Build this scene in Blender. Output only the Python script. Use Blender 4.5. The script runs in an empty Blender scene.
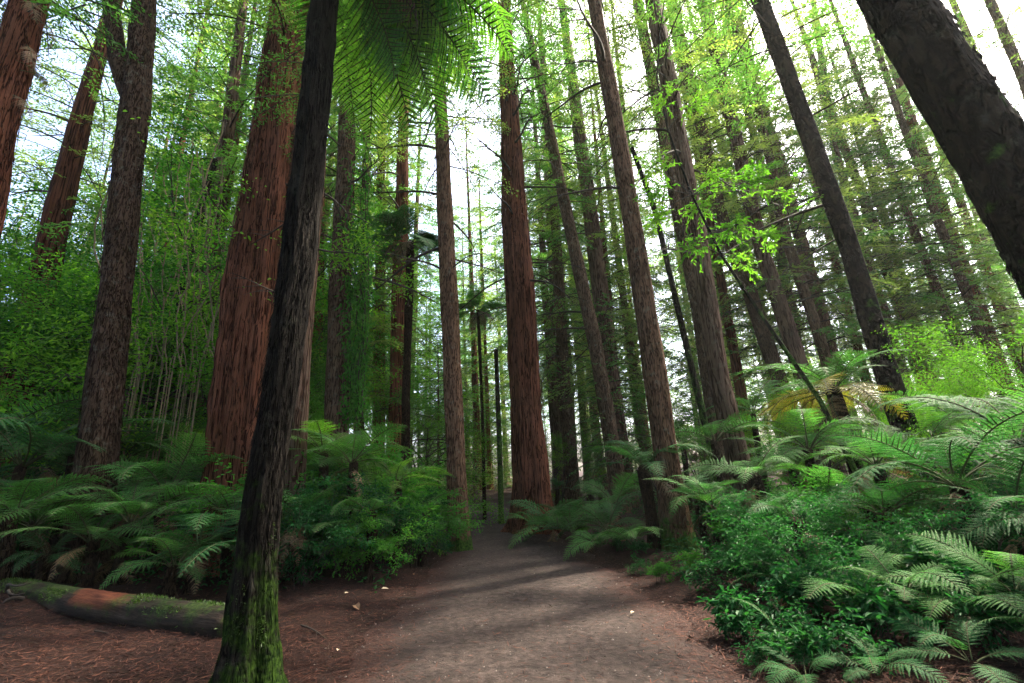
import bpy, math, random
import numpy as np
from mathutils import Vector, Matrix, Quaternion, noise as mnoise

S = bpy.context.scene
COL = S.collection
W, H, F = 1024, 683, 455.0
PITCH, ROLL, CAMZ = math.radians(16.4), math.radians(-3.0), 1.6
SUN_AZ, SUN_EL = math.radians(60), math.radians(54)
rnd = random.Random(11)
R = lambda a, b: rnd.uniform(a, b)

# ------------------------------------------------------------------ camera
fw = np.array([0, math.cos(PITCH), math.sin(PITCH)])
r0 = np.array([1.0, 0, 0]); u0 = np.array([0, -math.sin(PITCH), math.cos(PITCH)])
rt = math.cos(ROLL)*r0 + math.sin(ROLL)*u0
up = -math.sin(ROLL)*r0 + math.cos(ROLL)*u0
CAM = np.array([0, 0, CAMZ])
cd = bpy.data.cameras.new('camera'); cam = bpy.data.objects.new('camera', cd); COL.objects.link(cam)
cd.sensor_width = 36; cd.lens = F*36/W; cd.clip_end = 1000; cd.clip_start = 0.05
m = Matrix.Identity(4)
for i in range(3):
    m[i][0] = rt[i]; m[i][1] = up[i]; m[i][2] = -fw[i]; m[i][3] = CAM[i]
cam.matrix_world = m
S.camera = cam

def ray(px, py):
    return fw + (px-W/2)/F*rt - (py-H/2)/F*up
def at(px, py, D):                       # the point seen at a pixel, D metres ahead
    d = ray(px, py); return CAM + d*(D/d[1])
def rpx(w, p):                           # a trunk's radius from its width in the picture
    x, y, z = proj(p); return w/2/F*z/math.sqrt(1+((x-W/2)/F)**2)
def gp(px, py):                          # the point of level ground seen at a pixel
    d = ray(px, py); return CAM + d*(-CAMZ/d[2])
def proj(p):
    v = np.array(p)-CAM; z = v@fw
    return (W/2+F*(v@rt)/z, H/2-F*(v@up)/z, z)

# ------------------------------------------------------------------ terrain
PATH_PX = [(330, 755, 683), (352, 738, 660), (385, 690, 625), (415, 650, 595), (434, 612, 570), (449, 580, 552), (459, 556, 538), (466, 534, 526), (468, 521, 516), (462, 511, 509), (452, 497, 504)]
PL = [gp(a, y) for a, b, y in PATH_PX]; PR = [gp(b, y) for a, b, y in PATH_PX]
PYL = np.array([-6, 0]+[p[1] for p in PL]); PXL = np.array([-0.9, -1.15]+[p[0] for p in PL])
PYR = np.array([-6, 0]+[p[1] for p in PR]); PXR = np.array([1.9, 2.0]+[p[0] for p in PR])
def path_edges(y):
    return np.interp(y, PYL, PXL), np.interp(y, PYR, PXR)
YEND = min(PYL[-1], PYR[-1])
def path_dist(x, y):                     # metres outside the path (negative on it)
    l, r = path_edges(y)
    d = np.maximum(l-x, x-r)
    return np.where(y > YEND+2, np.maximum(d, y-YEND-2), d)
def gz(x, y):
    x = np.asarray(x, float); y = np.asarray(y, float)
    d = np.clip(path_dist(x, y), 0, 30)
    s = np.clip(d/1.2, 0, 1); s = s*s*(3-2*s)
    n = 0.05*np.sin(1.3*x+0.6*y)+0.045*np.sin(0.7*x-1.9*y+1)+0.03*np.sin(2.9*x+2.3*y)
    bank = np.where(x < 0, 0.32, 0.22)*(1-np.exp(-d/3.0))
    z = s*(n*0.9+0.03)+bank*s + 0.012*np.sin(2.1*x+.4)*np.sin(1.7*y)
    far = np.clip(y-30, 0, 200)
    return z + far*0.012
g1 = lambda x, y: float(gz(x, y))

# ------------------------------------------------------------------ materials
def mat(name):
    mt = bpy.data.materials.new(name); mt.use_nodes = True
    nt = mt.node_tree; nt.nodes.clear()
    out = nt.nodes.new('ShaderNodeOutputMaterial')
    return mt, nt, out
def N(nt, t, **kw):
    n = nt.nodes.new(t)
    for k, v in kw.items():
        if k.startswith('i_'):
            key = k[2:]; key = int(key) if key.isdigit() else key.replace('_', ' ')
            n.inputs[key].default_value = v
        else: setattr(n, k, v)
    return n
def ramp(nt, stops, fac, interp='LINEAR'):
    n = nt.nodes.new('ShaderNodeValToRGB'); n.color_ramp.interpolation = interp
    e = n.color_ramp.elements
    while len(e) > 1: e.remove(e[-1])
    e[0].position = stops[0][0]; e[0].color = (*stops[0][1], 1)
    for p, c in stops[1:]:
        q = e.new(p); q.color = (*c, 1)
    nt.links.new(fac, n.inputs[0]); return n
def coords(nt, scale, kind='Object'):
    tc = N(nt, 'ShaderNodeTexCoord'); mp = N(nt, 'ShaderNodeMapping'); mp.inputs['Scale'].default_value = scale
    nt.links.new(tc.outputs[kind], mp.inputs[0]); return mp.outputs[0]
def mixc(nt, fac, a, b, mode='MIX'):
    n = N(nt, 'ShaderNodeMix', data_type='RGBA', blend_type=mode)
    for v, k in ((fac, 0), (a, 6), (b, 7)):
        if hasattr(v, 'links'): nt.links.new(v, n.inputs[k])
        else: n.inputs[k].default_value = v if k == 0 else (*v, 1)
    return n.outputs[2]

def leaf_mat(name, cols, trans=0.45, tcol=1.5, rough=0.45, spec=0.35, seed=0.0):
    """cols: dark, mid, light base colours, picked per leaf and per plant."""
    mt, nt, out = mat(name); L = nt.links.new
    geo = N(nt, 'ShaderNodeNewGeometry'); oi = N(nt, 'ShaderNodeObjectInfo')
    no = N(nt, 'ShaderNodeTexNoise', i_Scale=1.1, i_Detail=2.0); L(geo.outputs['Position'], no.inputs['Vector'])
    a = N(nt, 'ShaderNodeMath', operation='MULTIPLY', i_1=0.38); L(geo.outputs['Random Per Island'], a.inputs[0])
    b = N(nt, 'ShaderNodeMath', operation='MULTIPLY_ADD', i_1=0.32); L(oi.outputs['Random'], b.inputs[0]); L(a.outputs[0], b.inputs[2])
    c = N(nt, 'ShaderNodeMath', operation='MULTIPLY_ADD', i_1=0.55); L(no.outputs[0], c.inputs[0]); L(b.outputs[0], c.inputs[2])
    d = N(nt, 'ShaderNodeMath', operation='SUBTRACT', i_1=0.15); L(c.outputs[0], d.inputs[0])
    rp = ramp(nt, [(0.12, cols[0]), (0.5, cols[1]), (0.92, cols[2])], d.outputs[0])
    p = N(nt, 'ShaderNodeBsdfPrincipled', i_Roughness=rough); p.inputs['Specular IOR Level'].default_value = spec
    L(rp.outputs[0], p.inputs['Base Color'])
    t = N(nt, 'ShaderNodeBsdfTranslucent')
    tc = mixc(nt, 1.0, rp.outputs[0], (tcol, tcol*1.12, tcol*0.55), 'MULTIPLY'); L(tc, t.inputs[0])
    mx = N(nt, 'ShaderNodeMixShader', i_0=trans); L(p.outputs[0], mx.inputs[1]); L(t.outputs[0], mx.inputs[2])
    L(mx.outputs[0], out.inputs[0]); return mt

def bark_mat(name, cols, fibre=(9, 9, 0.9), plates=0.0, bump=0.05, moss=0.0, moss_h=1.4, lichen=0.0, rough=0.9, mossc=((0.012, 0.035, 0.006), (0.06, 0.12, 0.018))):
    mt, nt, out = mat(name); L = nt.links.new
    v = coords(nt, fibre)
    wn = N(nt, 'ShaderNodeTexNoise', i_Scale=0.5, i_Detail=3.0); L(v, wn.inputs['Vector'])
    vv = mixc(nt, 0.35, v, (0, 0, 0)); ad = N(nt, 'ShaderNodeVectorMath', operation='ADD'); L(v, ad.inputs[0])
    sc = N(nt, 'ShaderNodeVectorMath', operation='SCALE', i_Scale=1.6); L(wn.outputs['Color'], sc.inputs[0]); L(sc.outputs[0], ad.inputs[1])
    n1 = N(nt, 'ShaderNodeTexNoise', i_Scale=0.8, i_Detail=2.5, i_Roughness=0.55); L(ad.outputs[0], n1.inputs['Vector'])
    n2 = N(nt, 'ShaderNodeTexNoise', i_Scale=3.4, i_Detail=6.0, i_Roughness=0.65); L(ad.outputs[0], n2.inputs['Vector'])
    s1 = N(nt, 'ShaderNodeMath', operation='SUBTRACT', i_1=0.5); L(n1.outputs[0], s1.inputs[0])
    s2 = N(nt, 'ShaderNodeMath', operation='ABSOLUTE'); L(s1.outputs[0], s2.inputs[0])
    rg_ = N(nt, 'ShaderNodeMapRange', i_1=0.0, i_2=0.065+0.04*plates); rg_.interpolation_type = 'SMOOTHSTEP'; L(s2.outputs[0], rg_.inputs[0])
    hm = N(nt, 'ShaderNodeMath', operation='MULTIPLY_ADD', i_1=0.55); L(rg_.outputs[0], hm.inputs[0])
    hb = N(nt, 'ShaderNodeMath', operation='MULTIPLY', i_1=0.75); L(n2.outputs[0], hb.inputs[0]); L(hb.outputs[0], hm.inputs[2])
    h = hm.outputs[0]
    rp = ramp(nt, [(0.30, cols[0]), (0.62, cols[0]), (0.80, cols[1]), (1.08, cols[2])] if False else [(0.30, cols[0]), (0.66, cols[1]), (0.98, cols[2])], h)
    c = rp.outputs[0]
    ob = coords(nt, (1, 1, 1))
    oi = N(nt, 'ShaderNodeObjectInfo')
    big = N(nt, 'ShaderNodeTexNoise', i_Scale=1.1, i_Detail=4.0); L(ob, big.inputs['Vector'])
    bv = N(nt, 'ShaderNodeMapRange', i_1=0.3, i_2=0.7, i_3=0.68, i_4=1.3); L(big.outputs[0], bv.inputs[0])
    bc = N(nt, 'ShaderNodeCombineColor'); [L(bv.outputs[0], bc.inputs[k]) for k in range(3)]
    c = mixc(nt, 1.0, c, bc.outputs[0], 'MULTIPLY')
    rv = N(nt, 'ShaderNodeMapRange', i_3=0.78, i_4=1.2); L(oi.outputs['Random'], rv.inputs[0])
    rc = N(nt, 'ShaderNodeCombineColor'); [L(rv.outputs[0], rc.inputs[k]) for k in range(3)]
    c = mixc(nt, 1.0, c, rc.outputs[0], 'MULTIPLY')
    if lichen > 0:
        ln = N(nt, 'ShaderNodeTexNoise', i_Scale=5.5, i_Detail=6.0, i_Roughness=0.7); L(ob, ln.inputs['Vector'])
        lr = N(nt, 'ShaderNodeMapRange', i_1=0.56, i_2=0.68, i_3=0.0, i_4=lichen); L(ln.outputs[0], lr.inputs[0])
        c = mixc(nt, lr.outputs[0], c, (0.16, 0.17, 0.13))
    if moss > 0:
        sx = N(nt, 'ShaderNodeSeparateXYZ'); L(ob, sx.inputs[0])
        mn = N(nt, 'ShaderNodeTexNoise', i_Scale=3.2, i_Detail=7.0, i_Roughness=0.68); L(ob, mn.inputs['Vector'])
        mh = N(nt, 'ShaderNodeMapRange', i_1=0.0, i_2=moss_h, i_3=0.24*moss, i_4=-0.22); L(sx.outputs[2], mh.inputs[0])
        am = N(nt, 'ShaderNodeMath', operation='ADD'); L(mn.outputs[0], am.inputs[0]); L(mh.outputs[0], am.inputs[1])
        ms = N(nt, 'ShaderNodeMapRange', i_1=0.52, i_2=0.62); L(am.outputs[0], ms.inputs[0])
        mn2 = N(nt, 'ShaderNodeTexNoise', i_Scale=26.0, i_Detail=4.0); L(ob, mn2.inputs['Vector'])
        mc = ramp(nt, [(0.35, mossc[0]), (0.68, mossc[1])], mn2.outputs[0])
        c = mixc(nt, ms.outputs[0], c, mc.outputs[0])
    p = N(nt, 'ShaderNodeBsdfPrincipled', i_Roughness=rough); p.inputs['Specular IOR Level'].default_value = 0.05
    L(c, p.inputs['Base Color'])
    b = N(nt, 'ShaderNodeBump', i_Strength=1.0, i_Distance=bump); L(h, b.inputs['Height']); L(b.outputs[0], p.inputs['Normal'])
    L(p.outputs[0], out.inputs[0]); return mt

def simple_mat(name, c0, c1, scale=6, rough=0.9, island=True):
    mt, nt, out = mat(name); L = nt.links.new
    geo = N(nt, 'ShaderNodeNewGeometry')
    no = N(nt, 'ShaderNodeTexNoise', i_Scale=scale, i_Detail=5.0); L(geo.outputs['Position'], no.inputs['Vector'])
    f = no.outputs[0]
    if island:
        a = N(nt, 'ShaderNodeMath', operation='MULTIPLY_ADD', i_1=0.7, i_2=-0.35); L(geo.outputs['Random Per Island'], a.inputs[0])
        b = N(nt, 'ShaderNodeMath', operation='ADD'); L(a.outputs[0], b.inputs[0]); L(f, b.inputs[1]); f = b.outputs[0]
    rp = ramp(nt, [(0.25, c0), (0.75, c1)], f)
    p = N(nt, 'ShaderNodeBsdfPrincipled', i_Roughness=rough); p.inputs['Specular IOR Level'].default_value = 0.25
    L(rp.outputs[0], p.inputs['Base Color']); L(p.outputs[0], out.inputs[0]); return mt

M = {}
M['redwood'] = bark_mat('redwood_bark', ((0.0074, 0.0022, 0.0013), (0.0528, 0.0175, 0.0089), (0.1373, 0.0525, 0.0293)), fibre=(22, 22, 0.5), bump=0.06)
M['redgrey'] = bark_mat('red_grey_bark', ((0.0179, 0.0097, 0.0061), (0.059, 0.0318, 0.0202), (0.1078, 0.0698, 0.0482)), fibre=(13, 13, 1.1), bump=0.06, lichen=0.25)
M['grey'] = bark_mat('grey_fir_bark', ((0.0174, 0.0101, 0.0061), (0.055, 0.0333, 0.0204), (0.1158, 0.0748, 0.0473)), fibre=(27, 27, 3.6), plates=0.3, bump=0.05, lichen=0.5)
M['greymoss'] = bark_mat('mossy_foot_grey_bark', ((0.0211, 0.0112, 0.0065), (0.0699, 0.038, 0.0215), (0.1469, 0.0836, 0.0497)), fibre=(30, 30, 3.6), plates=0.3, bump=0.05, lichen=0.35, moss=0.9, moss_h=1.3)
M['plated'] = bark_mat('plated_pine_bark', ((0.0014, 0.001, 0.0008), (0.0072, 0.0049, 0.0036), (0.0272, 0.0194, 0.0143)), fibre=(8, 8, 3.4), plates=1.4, bump=0.08, lichen=0.25, moss=0.2, moss_h=12)  # dark furrows and paler plates painted in place of relief shading
M['forked'] = bark_mat('ridged_brown_bark', ((0.0085, 0.0046, 0.0028), (0.0327, 0.0185, 0.0116), (0.0731, 0.0464, 0.0307)), fibre=(30, 30, 4.2), plates=0.5, bump=0.05, lichen=0.35)
M['mossy'] = bark_mat('dark_mossy_bark', ((0.0015, 0.0012, 0.001), (0.005, 0.004, 0.003), (0.018, 0.015, 0.012)), fibre=(22, 22, 2.4), bump=0.05, moss=0.75, moss_h=2.6, lichen=0.1, mossc=((0.005, 0.014, 0.002), (0.028, 0.055, 0.007)))
M['stemmoss'] = bark_mat('mossy_stem_bark', ((0.003, 0.0026, 0.0019), (0.0112, 0.0093, 0.0063), (0.026, 0.0223, 0.0149)), fibre=(22, 22, 6), bump=0.03, moss=1.0, moss_h=9, lichen=0.1)
M['fernbark'] = bark_mat('tree_fern_bark', ((0.0026, 0.0017, 0.0013), (0.0122, 0.0073, 0.0048), (0.0325, 0.0209, 0.013)), fibre=(30, 30, 8), bump=0.05)
M['logbark'] = bark_mat('mossy_log_bark', ((0.0062, 0.0043, 0.0031), (0.0217, 0.0136, 0.0093), (0.0496, 0.0310, 0.0217)), fibre=(9, 9, 9), bump=0.05)
M['twig'] = simple_mat('twig_bark', (0.012, 0.009, 0.006), (0.05, 0.038, 0.029), 4)
M['vine'] = simple_mat('pale_vine_bark', (0.055, 0.042, 0.022), (0.17, 0.135, 0.075), 5)
M['stipe'] = simple_mat('fern_stalk', (0.020, 0.030, 0.010), (0.055, 0.062, 0.022), 5)
M['con1'] = leaf_mat('conifer_needles_deep', ((0.018, 0.062, 0.012), (0.052, 0.138, 0.026), (0.115, 0.205, 0.045)),   trans=0.5)
M['con2'] = leaf_mat('conifer_needles_light', ((0.050, 0.090, 0.018), (0.120, 0.180, 0.040), (0.20, 0.235, 0.062)),  trans=0.55)
M['fern'] = leaf_mat('fern_green', ((0.0174, 0.0624, 0.0144), (0.0464, 0.1508, 0.0346), (0.0986, 0.2184, 0.0547)),   trans=0.4, rough=0.55, spec=0.07)
M['ferndark'] = leaf_mat('fern_dark_green', ((0.0084, 0.0428, 0.0135), (0.0238, 0.0969, 0.03), (0.0588, 0.153, 0.0525)),   trans=0.35, rough=0.55, spec=0.07)
M['fernlime'] = leaf_mat('fern_lime_green', ((0.0264, 0.0893, 0.0108), (0.077, 0.189, 0.0216), (0.1375, 0.2467, 0.0324)),   trans=0.55)
M['fernyellow'] = leaf_mat('fern_yellowing', ((0.09, 0.085, 0.012), (0.19, 0.16, 0.022), (0.26, 0.20, 0.04)), trans=0.45)
M['fernbrown'] = leaf_mat('fern_dead_brown', ((0.06, 0.030, 0.014), (0.15, 0.080, 0.040), (0.25, 0.15, 0.08)), trans=0.25, tcol=1.1)
M['broad'] = leaf_mat('broad_leaf_green', ((0.0112, 0.052, 0.0081), (0.035, 0.14, 0.018), (0.0875, 0.2, 0.027)),   trans=0.5, rough=0.55, spec=0.07)
M['broadlime'] = leaf_mat('broad_leaf_bright', ((0.036, 0.120, 0.010), (0.080, 0.200, 0.018), (0.135, 0.245, 0.030)),   trans=0.6, rough=0.55, spec=0.07)
M['broadmid'] = leaf_mat('broad_leaf_mid', ((0.012, 0.060, 0.010), (0.038, 0.140, 0.022), (0.090, 0.210, 0.036)),  trans=0.5, rough=0.55, spec=0.07)
M['broaddark'] = leaf_mat('broad_leaf_dark', ((0.004, 0.026, 0.008), (0.011, 0.065, 0.018), (0.030, 0.120, 0.030)),  trans=0.4, rough=0.5, spec=0.10)
M['moss'] = leaf_mat('moss_tufts', ((0.008, 0.022, 0.003), (0.030, 0.066, 0.007), (0.065, 0.11, 0.013)), trans=0.3)
M['litter'] = simple_mat('needle_litter', (0.008, 0.003, 0.002), (0.072, 0.026, 0.015), 2.5)
M['grit'] = simple_mat('path_grit', (0.02, 0.014, 0.011), (0.13, 0.105, 0.09), 3)
M['pale'] = simple_mat('pale_dead_leaf', (0.25, 0.19, 0.12), (0.45, 0.37, 0.26), 20, island=False)
M['tan'] = simple_mat('tan_dead_leaf', (0.14, 0.075, 0.038), (0.28, 0.165, 0.09), 20, island=False)

# forest floor
mt, nt, out = mat('forest_floor'); L = nt.links.new
v = coords(nt, (1, 1, 1))
n1 = N(nt, 'ShaderNodeTexNoise', i_Scale=1.3, i_Detail=6.0); L(v, n1.inputs['Vector'])
n2 = N(nt, 'ShaderNodeTexNoise', i_Scale=34.0, i_Detail=6.0, i_Roughness=0.7); L(v, n2.inputs['Vector'])
c1 = ramp(nt, [(0.32, (0.004, 0.0018, 0.0012)), (0.5, (0.016, 0.0062, 0.0042)), (0.7, (0.042, 0.017, 0.011))], n2.outputs[0])
c2 = ramp(nt, [(0.35, (0.55, 0.55, 0.55)), (0.65, (1.15, 1.1, 1.05))], n1.outputs[0])
c = mixc(nt, 1.0, c1.outputs[0], c2.outputs[0], 'MULTIPLY')
p = N(nt, 'ShaderNodeBsdfPrincipled', i_Roughness=0.95); p.inputs['Specular IOR Level'].default_value = 0.15
b = N(nt, 'ShaderNodeBump', i_Strength=0.9, i_Distance=0.03); L(n2.outputs[0], b.inputs['Height']); L(b.outputs[0], p.inputs['Normal'])
L(c, p.inputs['Base Color']); L(p.outputs[0], out.inputs[0]); M['floor'] = mt
# trodden path
mt, nt, out = mat('trodden_earth'); L = nt.links.new
v = coords(nt, (1, 1, 1))
n1 = N(nt, 'ShaderNodeTexNoise', i_Scale=1.6, i_Detail=6.0, i_Roughness=0.6); L(v, n1.inputs['Vector'])
n2 = N(nt, 'ShaderNodeTexNoise', i_Scale=45.0, i_Detail=5.0, i_Roughness=0.7); L(v, n2.inputs['Vector'])
n3 = N(nt, 'ShaderNodeTexNoise', i_Scale=11.0, i_Detail=6.0, i_Roughness=0.65); L(v, n3.inputs['Vector'])
c1 = ramp(nt, [(0.30, (0.011, 0.0078, 0.0066)), (0.52, (0.029, 0.0208, 0.0178)), (0.75, (0.064, 0.047, 0.041))], n3.outputs[0])
c2 = ramp(nt, [(0.32, (0.62, 0.58, 0.56)), (0.66, (1.18, 1.16, 1.14))], n1.outputs[0])
c = mixc(nt, 1.0, c1.outputs[0], c2.outputs[0], 'MULTIPLY')
sp = ramp(nt, [(0.60, (0, 0, 0)), (0.66, (1, 1, 1))], n2.outputs[0]); c = mixc(nt, sp.outputs[0], c, (0.022, 0.012, 0.009))
sp2 = ramp(nt, [(0.28, (1, 1, 1)), (0.34, (0, 0, 0))], n2.outputs[0]); c = mixc(nt, sp2.outputs[0], c, (0.13, 0.105, 0.09))
at_ = N(nt, 'ShaderNodeAttribute', attribute_name='edge')
am = N(nt, 'ShaderNodeMath', operation='MULTIPLY_ADD', i_1=1.5, i_2=-0.75); L(n3.outputs[0], am.inputs[0])
aa = N(nt, 'ShaderNodeMath', operation='ADD'); L(at_.outputs['Fac'], aa.inputs[0]); L(am.outputs[0], aa.inputs[1])
er = ramp(nt, [(0.38, (0, 0, 0)), (0.85, (1, 1, 1))], aa.outputs[0])
lit = ramp(nt, [(0.32, (0.006, 0.003, 0.002)), (0.5, (0.022, 0.009, 0.0065)), (0.7, (0.050, 0.022, 0.015))], n2.outputs[0])
c = mixc(nt, er.outputs[0], c, lit.outputs[0])
p = N(nt, 'ShaderNodeBsdfPrincipled', i_Roughness=0.93); p.inputs['Specular IOR Level'].default_value = 0.2
hs = N(nt, 'ShaderNodeMath', operation='MULTIPLY_ADD', i_1=0.35); L(n2.outputs[0], hs.inputs[0]); L(n3.outputs[0], hs.inputs[2])
b = N(nt, 'ShaderNodeBump', i_Strength=0.9, i_Distance=0.035); L(hs.outputs[0], b.inputs['Height']); L(b.outputs[0], p.inputs['Normal'])
L(c, p.inputs['Base Color']); L(p.outputs[0], out.inputs[0]); M['path'] = mt
# log: bark, moss on top, one rusty bare patch
mt, nt, out = mat('fallen_log_wood'); L = nt.links.new
v = coords(nt, (1, 1, 1)); sx = N(nt, 'ShaderNodeSeparateXYZ'); L(v, sx.inputs[0])
vs = coords(nt, (2.2, 14, 14)); n1 = N(nt, 'ShaderNodeTexNoise', i_Scale=1.0, i_Detail=8.0, i_Roughness=0.65); L(vs, n1.inputs['Vector'])
n2 = N(nt, 'ShaderNodeTexNoise', i_Scale=4.0, i_Detail=7.0, i_Roughness=0.7); L(v, n2.inputs['Vector'])
n4 = N(nt, 'ShaderNodeTexNoise', i_Scale=30.0, i_Detail=4.0); L(v, n4.inputs['Vector'])
c1 = ramp(nt, [(0.3, (0.005, 0.0035, 0.0025)), (0.5, (0.020, 0.012, 0.008)), (0.7, (0.055, 0.036, 0.024))], n1.outputs[0])
mz = N(nt, 'ShaderNodeMapRange', i_1=-0.16, i_2=0.22, i_3=-0.22, i_4=0.14); L(sx.outputs[2], mz.inputs[0])
am = N(nt, 'ShaderNodeMath', operation='ADD'); L(n2.outputs[0], am.inputs[0]); L(mz.outputs[0], am.inputs[1])
ms = N(nt, 'ShaderNodeMapRange', i_1=0.47, i_2=0.58); L(am.outputs[0], ms.inputs[0])
mc = ramp(nt, [(0.35, (0.008, 0.018, 0.003)), (0.7, (0.040, 0.062, 0.009))], n4.outputs[0])
c = mixc(nt, ms.outputs[0], c1.outputs[0], mc.outputs[0])
rx = N(nt, 'ShaderNodeMath', operation='MULTIPLY_ADD', i_1=0.9, i_2=-0.45); L(n2.outputs[0], rx.inputs[0])
rx2 = N(nt, 'ShaderNodeMath', operation='ADD'); L(rx.outputs[0], rx2.inputs[0]); L(sx.outputs[0], rx2.inputs[1])
ra = N(nt, 'ShaderNodeMapRange', i_1=-0.28, i_2=-0.16); L(rx2.outputs[0], ra.inputs[0])
rb = N(nt, 'ShaderNodeMapRange', i_1=0.95, i_2=0.62); L(rx2.outputs[0], rb.inputs[0])
rz = N(nt, 'ShaderNodeMapRange', i_1=0.01, i_2=0.08); L(sx.outputs[2], rz.inputs[0])
q1 = N(nt, 'ShaderNodeMath', operation='MULTIPLY'); L(ra.outputs[0], q1.inputs[0]); L(rb.outputs[0], q1.inputs[1])
q2 = N(nt, 'ShaderNodeMath', operation='MULTIPLY'); L(q1.outputs[0], q2.inputs[0]); L(rz.outputs[0], q2.inputs[1])
rc = ramp(nt, [(0.3, (0.045, 0.012, 0.006)), (0.7, (0.19, 0.055, 0.024))], n1.outputs[0])
c = mixc(nt, q2.outputs[0], c, rc.outputs[0])
p = N(nt, 'ShaderNodeBsdfPrincipled', i_Roughness=0.9); p.inputs['Specular IOR Level'].default_value = 0.2
b = N(nt, 'ShaderNodeBump', i_Strength=1.0, i_Distance=0.03); L(n1.outputs[0], b.inputs['Height']); L(b.outputs[0], p.inputs['Normal'])
L(c, p.inputs['Base Color']); L(p.outputs[0], out.inputs[0]); M['log'] = mt

# ------------------------------------------------------------------ mesh helpers
class MB:
    """collects quads and triangles with a material index each"""
    def __init__(s): s.v = []; s.n = 0; s.q = []; s.t = []; s.qm = []; s.tm = []; s.qs = []; s.ts = []
    def add(s, v, q=None, t=None, mi=0, smooth=False):
        v = np.asarray(v, np.float32).reshape(-1, 3)
        if q is not None and len(q):
            q = np.asarray(q, np.int32).reshape(-1, 4)+s.n; s.q.append(q); s.qm.append(np.full(len(q), mi)); s.qs.append(np.full(len(q), smooth))
        if t is not None and len(t):
            t = np.asarray(t, np.int32).reshape(-1, 3)+s.n; s.t.append(t); s.tm.append(np.full(len(t), mi)); s.ts.append(np.full(len(t), smooth))
        s.v.append(v); s.n += len(v)
    def mesh(s, name, mats):
        me = bpy.data.meshes.new(name)
        v = np.concatenate(s.v) if s.v else np.zeros((0, 3), np.float32)
        q = np.concatenate(s.q) if s.q else np.zeros((0, 4), np.int32)
        t = np.concatenate(s.t) if s.t else np.zeros((0, 3), np.int32)
        me.vertices.add(len(v)); me.vertices.foreach_set('co', v.ravel())
        li = np.concatenate([q.ravel(), t.ravel()]).astype(np.int32)
        me.loops.add(len(li)); me.loops.foreach_set('vertex_index', li)
        npoly = len(q)+len(t); me.polygons.add(npoly)
        st = np.concatenate([np.arange(len(q))*4, len(q)*4+np.arange(len(t))*3]).astype(np.int32)
        me.polygons.foreach_set('loop_start', st)
        for m_ in mats: me.materials.append(m_)
        mi = np.concatenate(s.qm+s.tm).astype(np.int32) if npoly else np.zeros(0, np.int32)
        sm = np.concatenate(s.qs+s.ts).astype(bool) if npoly else np.zeros(0, bool)
        me.polygons.foreach_set('material_index', mi); me.polygons.foreach_set('use_smooth', sm)
        me.update(calc_edges=True); me.validate(); return me
    # tube along points with radii
    def tube(s, pts, rad, sides=6, mi=0, cap=True):
        P = np.asarray(pts, float); n = len(P); rad = np.broadcast_to(np.asarray(rad, float), (n,))
        T = np.gradient(P, axis=0); T /= np.linalg.norm(T, axis=1, keepdims=True)+1e-9
        ref = np.array([0.31, 0.95, 0.05]) if abs(T[0][1]) < 0.8 else np.array([0.95, 0.05, 0.31])
        A = np.cross(T, ref); A /= np.linalg.norm(A, axis=1, keepdims=True)+1e-9; B = np.cross(T, A)
        th = np.arange(sides)*2*math.pi/sides
        V = P[:, None]+rad[:, None, None]*(np.cos(th)[None, :, None]*A[:, None]+np.sin(th)[None, :, None]*B[:, None])
        i = np.arange(n-1)[:, None]*sides; j = np.arange(sides)[None]; j2 = (j+1) % sides
        q = np.stack([i+j, i+j2, i+sides+j2, i+sides+j], -1).reshape(-1, 4)
        V = V.reshape(-1, 3); t = None
        if cap:
            V = np.vstack([V, P[-1:]+T[-1:]*rad[-1]*0.5]); k = (n-1)*sides
            t = [(k+a, k+(a+1) % sides, n*sides) for a in range(sides)]
        s.add(V, q, t, mi, True)
    # leaves as diamonds
    def blades(s, P, D, Nn, ln, wd, mi=0, mid=0.45):
        P = np.asarray(P, float); D = np.asarray(D, float); k = len(P)
        if k == 0: return
        D = D/(np.linalg.norm(D, axis=1, keepdims=True)+1e-9)
        Sd = np.cross(D, Nn); Sd /= np.linalg.norm(Sd, axis=1, keepdims=True)+1e-9
        ln = np.broadcast_to(np.asarray(ln, float), (k,))[:, None]; wd = np.broadcast_to(np.asarray(wd, float), (k,))[:, None]
        V = np.stack([P, P+D*ln*mid+Sd*wd/2, P+D*ln, P+D*ln*mid-Sd*wd/2], 1)
        s.add(V.reshape(-1, 3), np.arange(k*4).reshape(-1, 4), None, mi)
    # folded broad leaves, two quads
    def leaves(s, P, D, Nn, ln, wd, mi=0, fold=0.25, curl=0.15):
        P = np.asarray(P, float); k = len(P)
        if k == 0: return
        D = D/(np.linalg.norm(D, axis=1, keepdims=True)+1e-9)
        Sd = np.cross(D, Nn); Sd /= np.linalg.norm(Sd, axis=1, keepdims=True)+1e-9
        U = np.cross(Sd, D)
        ln = np.broadcast_to(np.asarray(ln, float), (k,))[:, None]; wd = np.broadcast_to(np.asarray(wd, float), (k,))[:, None]
        V = np.stack([P, P+D*ln*.28+Sd*wd*.42+U*wd*fold, P+D*ln*.66+Sd*wd*.40+U*wd*fold*.8-U*ln*curl*.4,
                      P+D*ln-U*ln*curl, P+D*ln*.66-Sd*wd*.40+U*wd*fold*.8-U*ln*curl*.4, P+D*ln*.28-Sd*wd*.42+U*wd*fold], 1)
        b = np.arange(k)[:, None]*6
        q = np.concatenate([b+np.array([[0, 1, 2, 3]]), b+np.array([[0, 3, 4, 5]])])
        s.add(V.reshape(-1, 3), q, None, mi)

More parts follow.
